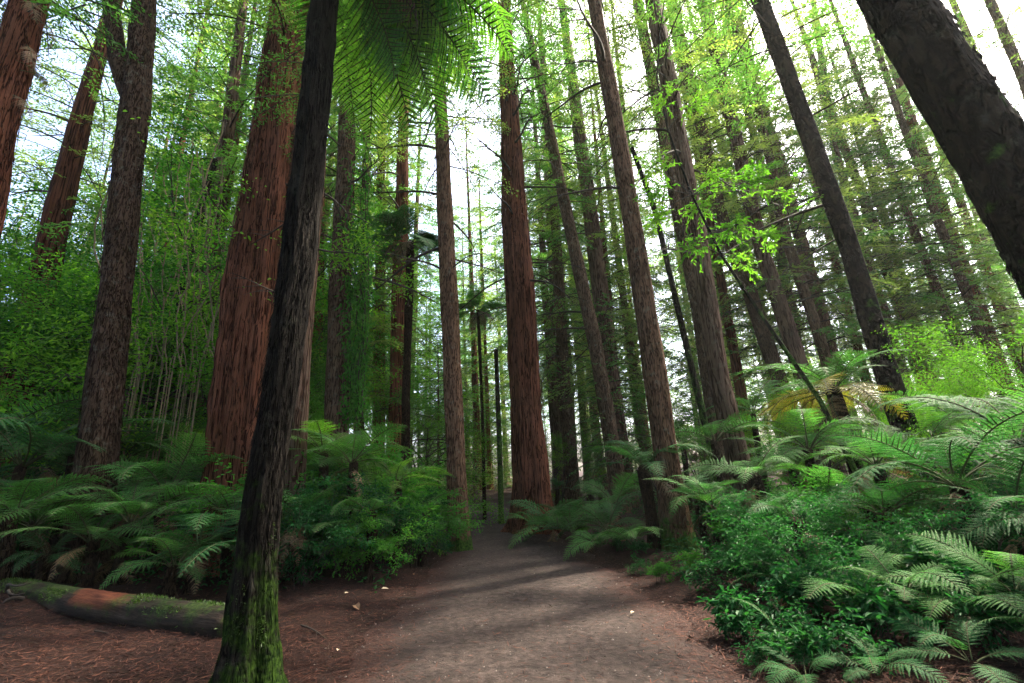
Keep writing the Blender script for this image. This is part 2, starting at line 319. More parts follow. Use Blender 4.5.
def obj(name, me, parent=None, loc=None, rot=None, scale=None):
    o = bpy.data.objects.new(name, me); COL.objects.link(o)
    if parent is not None: o.parent = parent
    if loc is not None: o.location = loc
    if rot is not None: o.rotation_euler = rot
    if scale is not None: o.scale = (scale,)*3 if not hasattr(scale, '__len__') else scale
    return o
def thing(name, label, cat, loc, group=None, rotz=0):
    o = obj(name, None, None, loc, (0, 0, rotz)); o.empty_display_size = 0.3
    o['label'] = label; o['category'] = cat
    if group: o['group'] = group
    return o
def tag(o, label, cat, group=None):
    o['label'] = label; o['category'] = cat
    if group: o['group'] = group
    return o
def kind(o, k): o['kind'] = k; return o

# labels for repeats: where each stands among the big trunks (filled at the end)
MARKS = [(18, None), (98, 'the forked trunk'), (236, 'the wide red trunk'), (338, 'the ivy-clad trunk'), (452, 'the path-side pole trunk'),
         (527, 'the dark red trunk'), (655, 'the grey leaning trunk'), (728, 'the paired trunks'), (880, 'the slanting dark trunk'), (1010, None)]
ORD = ['first', 'second', 'third', 'fourth', 'fifth', 'sixth', 'seventh', 'eighth', 'ninth', 'tenth', 'eleventh', 'twelfth', 'thirteenth', 'fourteenth', 'fifteenth',
       'sixteenth', 'seventeenth', 'eighteenth', 'nineteenth', 'twentieth']
PENDING = []
def later(o, desc, p): PENDING.append((o, desc, proj(p)[0]))
def finish_labels():
    by = {}
    for o, desc, x in PENDING:
        ms = [q for q in MARKS if q[1]]
        if x < ms[0][0]: w = 'left of '+ms[0][1]
        elif x >= ms[-1][0]: w = 'right of '+ms[-1][1]
        else:
            k = max(i for i, q in enumerate(ms) if q[0] <= x); w = 'between '+ms[k][1]+' and '+ms[k+1][1][4:]
        by.setdefault((desc, w), []).append((x, o))
    for (desc, w), lst in by.items():
        lst.sort(key=lambda t: t[0])
        for i, (x, o) in enumerate(lst):
            if len(lst) == 1: o['label'] = f'{desc} {w}'
            elif i == len(lst)-1 and i > 0: o['label'] = f'{desc} {w}, rightmost'
            else: o['label'] = f'{desc} {w}, {ORD[min(i, 19)]} from left' if i else f'{desc} {w}, leftmost'

# ------------------------------------------------------------------ generators: trunks
def trunk_mesh(name, pts, rad, mt, sides=28, step=0.22, lobes=0.06, rough=0.03, flare=0.35, flare_h=0.5, seed=0, cap_top=True):
    """pts local centreline (z up mostly); real ridges and hollows in the rings"""
    P = np.asarray(pts, float); rad = np.asarray(rad, float)
    sgl = np.r_[0, np.cumsum(np.linalg.norm(np.diff(P, axis=0), axis=1))]
    n = max(8, int(sgl[-1]/step)); ss = np.linspace(0, 1, n)**1.25*sgl[-1]
    C = np.stack([np.interp(ss, sgl, P[:, k]) for k in range(3)], 1); rr = np.interp(ss, sgl, rad)
    for _ in range(3):
        C[1:-1] = (C[:-2]+2*C[1:-1]+C[2:])/4
    T = np.gradient(C, axis=0); T /= np.linalg.norm(T, axis=1, keepdims=True)
    A = np.cross(np.array([0, 1.0, 0]), T); A /= np.linalg.norm(A, axis=1, keepdims=True); B = np.cross(T, A)
    th = np.arange(sides)*2*math.pi/sides
    rg = np.random.default_rng(seed); ph = rg.uniform(0, 6.28, 8)
    z = ss[:, None]; t = th[None]
    lob = lobes*(np.sin(3*t+ph[0]+0.05*z)+0.7*np.sin(5*t+ph[1]-0.08*z)+0.5*np.sin(8*t+ph[2]+.1*z))
    wob = 0.04*np.sin(0.9*z+ph[3]+t)+0.03*np.sin(2.3*z+ph[4]-2*t)
    fl = flare*np.exp(-z/flare_h)*(1+0.45*np.sin(5*t+ph[5])+0.3*np.sin(7*t+ph[6]))
    rn = np.zeros((n, sides))
    if rough > 0:
        for i in range(n):
            for j in range(sides):
                rn[i, j] = mnoise.noise(Vector((math.cos(th[j])*3.2+seed, math.sin(th[j])*3.2, ss[i]*1.6)))*1.0+0.6*mnoise.noise(Vector((math.cos(th[j])*7+seed, math.sin(th[j])*7, ss[i]*4.1)))
    rad2 = rr[:, None]*(1+lob+wob+fl+rough*rn)
    V = C[:, None]+rad2[..., None]*(np.cos(t)[..., None]*A[:, None]+np.sin(t)[..., None]*B[:, None])
    i = np.arange(n-1)[:, None]*sides; j = np.arange(sides)[None]; j2 = (j+1) % sides
    q = np.stack([i+j, i+j2, i+sides+j2, i+sides+j], -1).reshape(-1, 4)
    V = V.reshape(-1, 3); V = np.vstack([V, C[-1:]+T[-1:]*rr[-1]])
    k = (n-1)*sides
    mb = MB(); mb.add(V, q, [(k+a, k+(a+1) % sides, n*sides) for a in range(sides)], 0, True)
    return mb.mesh(name, [mt])

# ------------------------------------------------------------------ generators: conifer crown
def needle_spray(mb, p0, d, nrm, L, rg, nl=0.10, nw=0.028, dens=26, mi=0):
    """needle-clad twig: blades both sides of a line"""
    n = max(3, int(L*dens)); u = (np.arange(n)+rg.uniform(0, 1, n))/n
    sd = np.cross(d, nrm); sd /= np.linalg.norm(sd)+1e-9
    P = p0+d*(u*L)[:, None]; P[:, 2] -= 0.10*L*u*u
    sg = np.where(np.arange(n) % 2 == 0, 1, -1)[:, None]
    D = d*0.65+sd*sg*0.8+rg.normal(0, .16, (n, 3)); NN = nrm+rg.normal(0, .35, (n, 3))
    ln = nl*(1.15-0.6*u)*rg.uniform(.7, 1.25, n)
    mb.blades(P, D, NN, ln, nw*rg.uniform(.8, 1.25, n), mi)

def conifer_crown(name, seed, z0, z1, Lmax, nb, leafm, droop=0.35, dead=0.0, nl=0.15, nw=0.04, dens=15, gap=0.25, sprayw=1.0):
    """branches round a vertical axis from z0 to z1; needles and twigs in one crown mesh"""
    rg = np.random.default_rng(seed); mb = MB()
    for b in range(nb):
        f = (b+rg.uniform(0, 1))/nb; z = z0+(z1-z0)*f
        if rg.uniform() < gap*0.4: continue
        phi = b*2.39996+rg.normal(0, .4)
        prof = (1-f)**0.75*(0.75+0.5*min(1, f*5)); L = Lmax*prof*rg.uniform(.6, 1.15)+0.35
        o = np.array([math.cos(phi), math.sin(phi), 0])
        rise = rg.uniform(-.15, .25)+0.35*f; dr = droop*rg.uniform(.6, 1.4)
        sv = np.linspace(0, 1, 7)
        bend = rg.normal(0, .12)
        side = np.array([-o[1], o[0], 0])
        C = np.array([0, 0, z])+o*(sv*L)[:, None]+side*(bend*L*sv**2)[:, None]; C[:, 2] += L*(rise*sv-dr*sv**2)
        mb.tube(C, 0.010+0.007*L*(1-sv)**0.8, 3, 1, False)
        if rg.uniform() < dead: # bare twiggy branch
            for k in range(4):
                s0 = rg.uniform(.3, .95); i0 = s0*6; a = C[int(i0)]+(C[min(6, int(i0)+1)]-C[int(i0)])*(i0-int(i0))
                d = o*.6+side*rg.choice([-1, 1])*.7+rg.normal(0, .2, 3); q = np.linspace(0, 1, 4)[:, None]
                mb.tube(a+d*q*rg.uniform(.3, .9)*np.array([1, 1, .6]), 0.008, 3, 1, False)
            continue
        nt_ = max(5, int(L*5.0))
        start = rg.uniform(.12, .35)
        for k in range(nt_):
            s0 = start+(1-start)*(k+rg.uniform(0, 1))/nt_; i0 = min(5.999, s0*6); ii = int(i0)
            a = C[ii]+(C[ii+1]-C[ii])*(i0-ii); tg = C[ii+1]-C[ii]; tg = tg/np.linalg.norm(tg)
            sg = 1 if k % 2 else -1
            lt = sprayw*(0.30*L*(1-s0)**0.7+0.22)*rg.uniform(.6, 1.2)
            d = tg*rg.uniform(.45, .9)+side*sg*rg.uniform(.6, 1.0)+np.array([0, 0, rg.normal(-.18, .15)]); d /= np.linalg.norm(d)
            nrm = np.array([0, 0, 1.0])+rg.normal(0, .25, 3)
            needle_spray(mb, a, d, nrm, lt, rg, nl, nw, dens)
            # secondary twiglets
            for w in range(int(lt*4)):
                uu = rg.uniform(.25, .9); e = a+d*lt*uu; e[2] -= .1*lt*uu*uu
                d2 = d*.6+np.cross(d, nrm)*rg.choice([-1, 1])*.7; d2[2] -= .12; d2 /= np.linalg.norm(d2)
                needle_spray(mb, e, d2, nrm, lt*.45*rg.uniform(.6, 1.2), rg, nl*.9, nw, dens)
        needle_spray(mb, C[5], (C[6]-C[5])/np.linalg.norm(C[6]-C[5]), np.array([0, 0, 1.0]), L*.25+.1, rg, nl, nw, dens)
    return mb.mesh(name, [leafm, M['twig']])

# ------------------------------------------------------------------ generators: fern frond
def frond_mesh(name, seed, leafm, a0=55, a1=35, npin=26, npl=13, wid=0.30, droopp=0.18, twist=0.0, ragged=0.0, full=1.0):
    """two-times-pinnate frond of unit length growing along +X"""
    rg = np.random.default_rng(seed); mb = MB()
    tt = np.linspace(0, 1, 25); ang = np.radians(a0-(a0+a1)*tt**1.1)
    dx = np.cos(ang); dz = np.sin(ang); sidew = twist*tt**2
    C = np.zeros((25, 3)); C[1:, 0] = np.cumsum(dx[:-1])/24; C[1:, 2] = np.cumsum(dz[:-1])/24; C[:, 1] = sidew*0.5
    mb.tube(C, 0.0075*(1-tt)**0.7+0.0012, 4, 1, False)
    def pt(t): return np.stack([np.interp(t, tt, C[:, k]) for k in range(3)], -1)
    T = np.gradient(C, axis=0); T /= np.linalg.norm(T, axis=1, keepdims=True)
    def tn(t):
        q = np.stack([np.interp(t, tt, T[:, k]) for k in range(3)], -1); return q/np.linalg.norm(q)
    Y = np.array([0, 1.0, 0])
    for i in range(npin):
        t = 0.17+0.82*(i+0.5)/npin
        prof = min(1, ((t-0.10)/0.26))**0.7*(1-((t-0.36)/0.66)**1.6 if t > 0.36 else 1); prof = max(prof, 0.03)
        tg = tn(t); p = pt(t)
        for sg in (1, -1):
            if ragged and rg.uniform() < ragged: continue
            lp = wid*prof*rg.uniform(.88, 1.08); fwd = 0.30+0.45*t+rg.normal(0, .05)
            Nn = np.cross(tg, Y*1.0); Nn = -Nn if Nn[2] < 0 else Nn
            d = Y*sg*math.cos(fwd)+tg*math.sin(fwd); d /= np.linalg.norm(d)
            nn = Nn/np.linalg.norm(Nn)
            u = (np.arange(npl)+.6)/npl
            dr = droopp*rg.uniform(.5, 1.6); lift = 0.10
            base = p+d*(u*lp)[:, None]+nn*(lp*(lift*u-dr*u**2))[:, None]
            q0 = np.linspace(0, 1, 4)[:, None]
            pr = p+d*q0*lp+nn*(lp*(lift*q0-dr*q0**2)); wv = (0.0035*(1-q0)+.0006)
            sdv = np.cross(d, nn)
            V = np.concatenate([pr+sdv*wv, pr-sdv*wv]); mb.add(V, [(a, a+1, a+5, a+4) for a in range(3)], None, 1)
            # pinnules
            pl = full*(0.60*0.82/npin*(.35+.65*prof))*np.minimum(1, (1-u)*1.5+0.10)*np.minimum(1, .6+u*4)
            for s2 in (1, -1):
                D = sdv*s2*0.93+d*0.36-nn*(0.10+.2*rg.uniform(0, 1, npl))[:, None]+rg.normal(0, .07, (npl, 3))
                mb.blades(base, D, nn+rg.normal(0, .14, (npl, 3)), pl*rg.uniform(.85, 1.1, npl), lp/npl*.92*full, 0, .38)
    return mb.mesh(name, [leafm, M['stipe']])

FR = {}
def fronds(kind_, leafm, arches):
    FR[kind_] = [frond_mesh(kind_+'_frond', 100+i*7+len(FR)*31, M[leafm], a0, a1, npin=n, npl=15, wid=w, droopp=dp, twist=tw, ragged=rg_, full=1.2 if 'hang' in kind_ else 1.7 if 'dense' in kind_ else 1.0) for i, (a0, a1, n, w, dp, tw, rg_) in enumerate(arches)]
ARCH = [(58, 22, 20, .29, .18, .06, 0), (50, 38, 19, .27, .22, -.08, 0), (38, 30, 21, .30, .16, .05, .02), (66, 48, 19, .26, .25, -.04, .03)]
fronds('green', 'fern', ARCH); fronds('dark', 'ferndark', ARCH); fronds('lime', 'fernlime', ARCH)
fronds('yellow', 'fernyellow', ARCH[1:3]); fronds('brown', 'fernbrown', [(10, 75, 20, .22, .5, .15, .2), (35, 80, 20, .2, .55, -.12, .25)])
fronds('dense', 'ferndark', [(35, 40, 16, .30, .2, .05, 0), (22, 48, 16, .30, .2, -.05, 0)]); fronds('densegreen', 'fern', [(40, 40, 16, .30, .2, .05, 0), (25, 48, 16, .30, .2, -.05, 0)])
fronds('hang', 'fernlime', [(12, 70, 25, .30, .34, .05, 0), (2, 74, 25, .31, .30, -.06, 0), (22, 66, 24, .29, .4, .1, 0)])
fronds('hangdark', 'fern', [(12, 70, 25, .30, .34, .05, 0), (4, 72, 25, .31, .30, -.06, 0)])

# ------------------------------------------------------------------ generators: broadleaf
def leafy(name_f, name_s, seed, h, spread, nstem, nleaf, ll, lw, leafm, stemm='twig', lev=3, base_r=0.012, low=0.15, clump=0.16):
    """a few branching stems and many folded leaves gathered in clumps"""
    rg = np.random.default_rng(seed); sm = MB(); lm = MB(); tips = []
    def grow(p, d, L, r, k):
        n = 5; q = np.linspace(0, 1, n); c = p+d*(q*L)[:, None]+np.cumsum(rg.normal(0, .045*L, (n, 3)), 0)*q[:, None]
        c[:, 2] -= 0.06*L*q**2*(lev-k+1)
        sm.tube(c, r*(1-.6*q), 4, 0, True)
        if k >= lev:
            tips.append((c[2], c[-1])); return
        if k >= lev-1: tips.append((c[2], c[-1]))
        for _ in range(rg.integers(2, 4)+(k == 1)):
            i = rg.integers(2, n); dd = d+rg.normal(0, .62, 3); dd[2] = dd[2]*.7+.12; dd /= np.linalg.norm(dd)
            grow(c[i], dd, L*rg.uniform(.45, .72), r*.5, k+1)
    for s_ in range(nstem):
        a = rg.uniform(0, 6.28); tilt = rg.uniform(.05, .5)*spread
        d = np.array([math.cos(a)*tilt, math.sin(a)*tilt, 1.0]); d /= np.linalg.norm(d)
        grow(np.array([rg.normal(0, .06*spread), rg.normal(0, .06*spread), 0]), d, h*rg.uniform(.42, .6), base_r*h, 1)
    per = max(1, nleaf//len(tips))
    for a, b in tips:
        k = per; u = rg.uniform(0, 1.15, k)[:, None]; P = a+(b-a)*u+rg.normal(0, clump*h*.35, (k, 3))*np.array([1, 1, .6])
        D = (b-a)/(np.linalg.norm(b-a)+1e-6)*.5+rg.normal(0, .7, (k, 3))*np.array([1, 1, .45]); D[:, 2] -= .18
        NN = np.array([0, 0, 1.0])+rg.normal(0, .38, (k, 3))
        lm.leaves(P, D, NN, ll*rg.uniform(.6, 1.3, k), lw*rg.uniform(.7, 1.2, k))
    return lm.mesh(name_f, [M[leafm]]), sm.mesh(name_s, [M[stemm]])

SHR = [leafy('foliage', 'stem', 300+i, 1.0, 1.0, 5, n, ll, lw, lf) for i, (n, ll, lw, lf) in enumerate([
    (900, .085, .034, 'broad'), (650, .085, .04, 'broaddark'), (600, .12, .055, 'broad'), (900, .075, .028, 'broadlime'), (420, .15, .06, 'broaddark')])]
UND = [leafy('crown', 'trunk', 400+i, 10.0, .7, 4, 22000, .095, .042, lf, lev=5, base_r=.008, clump=.07) for i, lf in enumerate(['broad', 'broadlime', 'broad'])]

# ------------------------------------------------------------------ crowns shared by the conifers
CRH = [conifer_crown('crown', 500+i, 11+2*i, 36, 3.0, 85, M['con1' if i % 2 else 'con2'], nl=.16, nw=.045, dens=15, gap=.2) for i in range(3)]       # clear-stemmed trees
CRL = [conifer_crown('crown', 520+i, 3.0+1.2*i, 34, 3.3+.2*i, 135, M[('con2', 'con1', 'con2', 'con1')[i]], droop=.3+.06*i, dead=.06, nl=.19, nw=.055, dens=15, gap=.15) for i in range(4)]   # green nearly to the ground

# dead branches
def dead_branch(seed, L=1.0):
    rg = np.random.default_rng(seed); mb = MB(); s_ = np.linspace(0, 1, 9)
    C = np.stack([s_, rg.normal(0, .1)*s_**2+.02*np.sin(7*s_), rg.uniform(-.1, .2)*s_-rg.uniform(.05, .4)*s_**2], 1)
    mb.tube(C, .016*(1-s_)**.7+.003, 5, 0)
    for k in range(7):
        i = rg.integers(3, 9); d = np.array([.7, rg.choice([-1, 1])*rg.uniform(.4, 1), rg.uniform(-.5, .3)]); q = np.linspace(0, 1, 5)[:, None]
        c = C[i]+d*q*rg.uniform(.12, .38); c[:, 2] -= .05*q[:, 0]**2; mb.tube(c, .006*(1-q[:, 0])+.0015, 3, 0, False)
    return mb.mesh('dead_branch', [M['twig']])
DB = [dead_branch(600+i) for i in range(5)]

# ------------------------------------------------------------------ place: trees
CAT = 'tree'
def tree(ctrl, D, mt, label, crown=None, Htop=32, name='conifer_tree', sides=26, rough=.03, flare=.35, branches=0, bz=(3, 14), seed=0, group=None, lobes=.05, crown_s=1.0, rmin=.05, blen=(1.2, 2.6), step=.22, strips=None):
    """ctrl: (px, py, width px) seen on the trunk, lowest first; D metres ahead"""
    P = [at(x, y, D) for x, y, w in ctrl]; rads = []
    for (x, y, w), p in zip(ctrl, P): rads.append(rpx(w, p))
    # to the ground
    d = P[0]-P[1]; k = 0
    base = P[0].copy()
    for _ in range(12):
        base = P[0]+d*((g1(base[0], base[1])-0.05-P[0][2])/d[2]) if P[0][2] > g1(base[0], base[1]) else P[0]
    pts = [base]+P; rr = [rads[0]+max(0, (rads[0]-rads[1])/max(.1, np.linalg.norm(P[0]-P[1]))*np.linalg.norm(base-P[0]))*.8]+rads
    if np.linalg.norm(base-P[0]) < .05: pts = pts[1:]; rr = rr[1:]
    # up to the top
    a = pts[-1]; dv = pts[-1]-pts[-2]; dv /= dv[2]
    rem = Htop-a[2]
    if rem > .3:
        for q in np.linspace(.15, 1, 8):
            pts.append(a+dv*rem*q); rr.append(max(rmin, rr[len(rr)-1]*.0+rads[-1]*(1-.9*q)))
    pts = np.array(pts); loc = pts[0]; lp = pts-loc
    o = thing(name, label, CAT, loc, group)
    obj('trunk', trunk_mesh('trunk', lp, rr, mt, sides, step, lobes, rough, flare, .5, seed), o)
    if strips: relief(o, lp, np.array(rr), *strips, mt, 13, seed+200)
    ax = Vector(lp[-1]-lp[len(lp)//2]).normalized(); qt = Vector((0, 0, 1)).rotation_difference(ax)
    if crown is not None:
        c = obj('crown', crown, o); c.rotation_mode = 'QUATERNION'; c.rotation_quaternion = qt@Quaternion((0, 0, 1), R(0, 6.28)); 
        sc = Htop/37*crown_s; c.scale = (sc,)*3; c.location = Vector(lp[-1])-ax*(36.6*sc)
    for b in range(branches):
        z = R(*bz); x = [np.interp(z, lp[:, 2], lp[:, k]) for k in range(3)]; r_ = np.interp(z, lp[:, 2], rr)
        ph = R(0, 6.28); L_ = R(*blen)
        obj('branch', DB[rnd.randrange(5)], o, (x[0]+.7*r_*math.cos(ph), x[1]+.7*r_*math.sin(ph), x[2]), (R(-.5, .5), R(-.3, .25), ph), L_)
    return o

TREES = {}
def relief(o, lp, rr, n, ln, wd, tilt, mt, zmax, seed, down=True, name='bark_strips', out=1.03):
    """shreds of bark lying along a trunk, their tips standing off it"""
    rg = np.random.default_rng(seed); z = rg.uniform(0, 1, n)*zmax; th = rg.uniform(0, 6.28, n)
    cx = np.interp(z, lp[:, 2], lp[:, 0]); cy = np.interp(z, lp[:, 2], lp[:, 1]); r_ = np.interp(z, lp[:, 2], rr)
    dz = .5; ax = np.stack([(np.interp(z+dz, lp[:, 2], lp[:, 0])-cx)/dz, (np.interp(z+dz, lp[:, 2], lp[:, 1])-cy)/dz, np.ones(n)], 1)
    O = np.stack([np.cos(th), np.sin(th), 0*th], 1)
    D = (-ax if down else ax)+O*(rg.uniform(.2, 1.4, n)*tilt)[:, None]+np.stack([-np.sin(th), np.cos(th), 0*th], 1)*rg.normal(0, .12, n)[:, None]
    mb = MB(); mb.blades(np.stack([cx, cy, z], 1)+O*(r_*out)[:, None], D, O+rg.normal(0, .25, (n, 3)), rg.uniform(*ln, n), rg.uniform(*wd, n), 0, .3)
    return obj(name, mb.mesh(name, [mt]), o)
# the near mossy trunk is a tall tree fern: its fronds are the ones that overhang the path
def build_mossy():
    ctrl = [(247, 676, 74), (250, 640, 52), (256, 560, 40), (266, 480, 36), (284, 350, 34), (298, 256, 33), (312, 120, 29), (325, 0, 26), (331, -66, 25)]
    D = 4.15
    P = np.array([at(x, y, D) for x, y, w in ctrl]); rr = np.array([rpx(w, p) for (x, y, w), p in zip(ctrl, P)])
    P[0][2] = g1(P[0][0], P[0][1])-.06
    o = thing('tree_fern', 'near leaning dark trunk with green moss at its foot, lime fronds overhanging above', 'tree fern', P[0])
    obj('trunk', trunk_mesh('trunk', P-P[0], rr, M['mossy'], 96, .03, .06, .17, .42, .28, 3), o)
    relief(o, P-P[0], rr, 4200, (.06, .22), (.004, .012), .16, M['mossy'], 5.6, 31)
    top = P[-1]-P[0]
    def fr(az, L, kd, tilt=0.0, k=None, dz=0):
        me = FR[kd][(rnd.randrange(len(FR[kd])) if k is None else k)]
        obj('frond', me, o, (top[0]+.1*math.cos(az), top[1]+.1*math.sin(az), top[2]+dz), (R(-.25, .25), tilt, az), L)
    for az, L, kd, tl in [(-.12, 2.6, 'hang', -.05), (.35, 2.9, 'hang', .0), (.75, 3.0, 'hangdark', .05), (1.15, 3.2, 'hang', .05), (1.6, 3.2, 'hang', 0), (2.15, 1.7, 'hang', -.1), (2.9, 1.7, 'hang', -.1),
                          (3.6, 2.6, 'hang', 0), (4.3, 2.6, 'hangdark', 0), (4.9, 2.6, 'hang', 0), (5.5, 2.8, 'hangdark', 0), (5.95, 2.8, 'hang', .05), (.1, 2.3, 'hangdark', .3), (.9, 2.4, 'hang', .3), (.55, 2.6, 'hang', .18), (.2, 2.7, 'hang', .1), (1.35, 2.9, 'hang', .12), (1.0, 2.0, 'hangdark', .5), (1.8, 3.0, 'hang', -.1), (.95, 3.1, 'hang', -.1), (.5, 3.2, 'hang', -.15)]:
        fr(az, L, kd, tl)
    for az in (.5, 2.2, -.6): fr(az, R(1.2, 1.8), 'brown', .5, dz=-.25)
    # moss tufts over the foot
    rg = np.random.default_rng(8); mb = MB(); n = 5200
    z = rg.uniform(0, 1, n)**1.7*1.5; th = rg.uniform(0, 6.28, n)
    keep = np.array([mnoise.noise(Vector((math.cos(t)*1.2, math.sin(t)*1.2, a*2.0+5))) for t, a in zip(th, z)]) > (-.02+.26*z); z = z[keep]; th = th[keep]; n = len(z)
    lp = P-P[0]; cx = np.interp(z, lp[:, 2], lp[:, 0]); cy = np.interp(z, lp[:, 2], lp[:, 1]); r_ = np.interp(z, lp[:, 2], rr)*(1+.25*np.exp(-z/.3)*(1.0))
    O = np.stack([np.cos(th), np.sin(th), 0*th], 1)
    mb.blades(np.stack([cx, cy, z], 1)+O*(r_*.98)[:, None], O*.7+rg.normal(0, .5, (n, 3)), np.array([0, 0, 1.])+rg.normal(0, .5, (n, 3)), rg.uniform(.012, .035, n), .009)
    obj('moss', mb.mesh('moss', [M['moss']]), o)
build_mossy()

def fork():
    D = 8.2
    main = [(99, 440, 44), (110, 340, 37), (118, 256, 33), (128, 160, 32), (136, 100, 31), (140, 50, 27), (143, 0, 25), (150, -60, 23)]
    P = np.array([at(x, y, D) for x, y, w in main]); rr = np.array([rpx(w, p) for (x, y, w), p in zip(main, P)])
    dv = P[0]-P[1]; b = P[0]+dv*((g1(P[0][0], D)-.05-P[0][2])/dv[2]); P = np.vstack([b, P]); rr = np.r_[rr[0]*1.1, rr]
    dv = P[-1]-P[-2]; dv /= dv[2]
    P = np.vstack([P]+[P[-1]+dv*q for q in (3, 8, 13)]); rr = np.r_[rr, rr[-1]*.8, rr[-1]*.5, .05]
    o = thing('forked_tree', 'dark ridged trunk forking into two stems, standing left among ferns', CAT, P[0])
    obj('trunk', trunk_mesh('trunk', P-P[0], rr, M['forked'], 64, .05, .04, .07, .25, .5, 5), o)
    relief(o, P-P[0], rr, 2600, (.05, .18), (.02, .045), .10, M['forked'], 9, 33)
    f = [(133, 112, 14), (126, 88, 19), (119, 62, 20), (115, 30, 19), (111, 0, 18), (106, -60, 16)]
    Q = np.array([at(x, y, D) for x, y, w in f]); rq = np.array([rpx(w, p) for (x, y, w), p in zip(f, Q)])
    dv = Q[-1]-Q[-2]; dv /= dv[2]; Q = np.vstack([Q]+[Q[-1]+dv*q for q in (4, 9)]); rq = np.r_[rq, rq[-1]*.6, .05]
    obj('fork_stem', trunk_mesh('fork_stem', Q-P[0], rq, M['forked'], 36, .08, .04, .05, 0, .5, 6), o)
    c = obj('crown', CRH[1], o, Vector(P[-1]-P[0])-Vector((0, 0, 27)), (0, 0, 1), .8)
fork()

tree([(241, 455, 68), (250, 350, 62), (260, 250, 57), (274, 140, 47), (287, 30, 37)], 9.2, M['redwood'], 'widest trunk on the left, stringy red bark, right behind the mossy leaning trunk', CRH[0], 40, 'redwood_tree', 96, .09, .3, 3, (6, 12), 1, lobes=.07, step=.06, strips=(2600, (.25, .9), (.012, .035), .035))
tree([(294, 490, 21), (302, 350, 19), (311, 240, 18), (322, 100, 14)], 8.2, M['redgrey'], 'slim red-brown trunk half hidden by the mossy leaning trunk', CRH[1], 26, 'redwood_tree', 30, .05, .3, 4, (4, 9), 2)
tree([(336, 420, 25), (339, 300, 22), (344, 200, 19), (348, 60, 14)], 11.5, M['grey'], 'pale straight trunk draped with ivy, left of the path', CRH[2], 36, 'conifer_tree', 34, .05, .3, 9, (6, 15), 3)
tree([(28, 340, 36), (47, 260, 32), (66, 180, 27), (84, 105, 21), (106, 35, 14)], 13, M['redwood'], 'reddish trunk leaning right behind the forked trunk', CRH[0], 36, 'redwood_tree', 40, .06, .3, 4, (6, 14), 4)
t7 = tree([(-40, 300, 52), (0, 110, 44), (18, 45, 40), (29, 0, 38)], 7.0, M['redwood'], 'dark shaggy reddish trunk cut off by the top left corner', CRH[1], 30, 'redwood_tree', 48, .07, .3, 0, (5, 9), 5, step=.1, strips=(1500, (.2, .8), (.012, .035), .06))
for x, y, az, L_ in [(30, 18, .3, 1.0), (26, 45, -.4, .9), (20, 70, .2, .9), (12, 95, -.2, .8), (34, 5, -.8, 1.0), (16, 60, 1.2, .8)]:
    q = at(x, y, 6.8); f = obj('dead_spray', FR['brown'][rnd.randrange(2)], t7, tuple(q-np.array(t7.location)), (R(-.4, .4), R(.3, .8), az), L_); f['label'] = 'hanging dead brown spray'
tree([(459, 535, 20), (456, 450, 18.5), (449, 300, 17.5), (444, 180, 15), (440, 85, 12)], 11.6, M['greymoss'], 'straight pole-like grey-brown trunk on the left edge of the path', CRH[0], 34, 'conifer_tree', 34, .035, .3, 12, (7, 14), 6, step=.12)
tree([(531, 478, 36), (528, 420, 31), (522, 320, 29), (516, 220, 25), (509, 90, 16)], 14.5, M['redwood'], 'dark red fluted trunk where the path bends, ferns at its foot', CRH[1], 42, 'redwood_tree', 56, .06, .45, 12, (7, 17), 7, lobes=.07, step=.1, strips=(1500, (.25, .9), (.015, .04), .035))
tree([(679, 552, 31), (669, 480, 26), (651, 350, 23), (632, 220, 18.5), (611, 100, 16), (594, 0, 12)], 9.7, M['greymoss'], 'grey leaning trunk right of the path, foot among fern fronds', CRH[2], 36, 'conifer_tree', 40, .035, .3, 5, (7, 13), 8, step=.1)
tree([(612, 445, 16), (595, 340, 14), (576, 256, 12.5), (542, 94, 9)], 17, M['grey'], 'thin dark trunk leaning left just behind the dark red trunk', CRH[1], 34, 'conifer_tree', 24, .03, .3, 8, (6, 18), 9)
tree([(621, 455, 20), (611, 380, 18), (598, 270, 16), (577, 115, 12)], 20, M['redgrey'], 'reddish far trunk directly behind the thin leaning trunk', CRL[0], 40, 'redwood_tree', 26, .04, .35, 6, (6, 16), 10)
tree([(641, 430, 10), (628, 330, 8.5), (620, 270, 7)], 25, M['grey'], 'narrow far trunk just left of the grey leaning trunk', CRL[1], 36, 'conifer_tree', 16, .03)
tree([(712, 400, 17), (700, 320, 15), (680, 220, 13.5), (637, 0, 10)], 15, M['grey'], 'left and paler trunk of the close pair right of centre', CRH[0], 36, 'conifer_tree', 28, .035, .3, 8, (6, 18), 12)
tree([(734, 440, 23), (720, 380, 21), (697, 235, 18.5), (653, 0, 16)], 12.5, M['redgrey'], 'right and darker trunk of the close pair right of centre', CRH[1], 36, 'conifer_tree', 34, .035, .3, 8, (7, 16), 13, step=.12)
tree([(768, 345, 16), (748, 285, 15), (725, 230, 14), (671, 0, 11)], 19, M['grey'], 'dark slim trunk rising just right of the close pair', CRH[2], 38, 'conifer_tree', 22, .03, .3, 8, (6, 20), 14)
tree([(793, 345, 18), (775, 290, 16), (763, 256, 15), (703, 0, 12)], 18, M['redgrey'], 'dark brown trunk behind the bright leafy sapling', CRH[0], 38, 'conifer_tree', 22, .03, .3, 8, (6, 20), 15)
tree([(850, 445, 13), (820, 340, 12), (787, 240, 11), (767, 146, 9), (727, 0, 8)], 19, M['grey'], 'thin trunk passing left of the yellowing tree fern', CRL[1], 36, 'conifer_tree', 20, .03, .3, 8, (5, 16), 16)
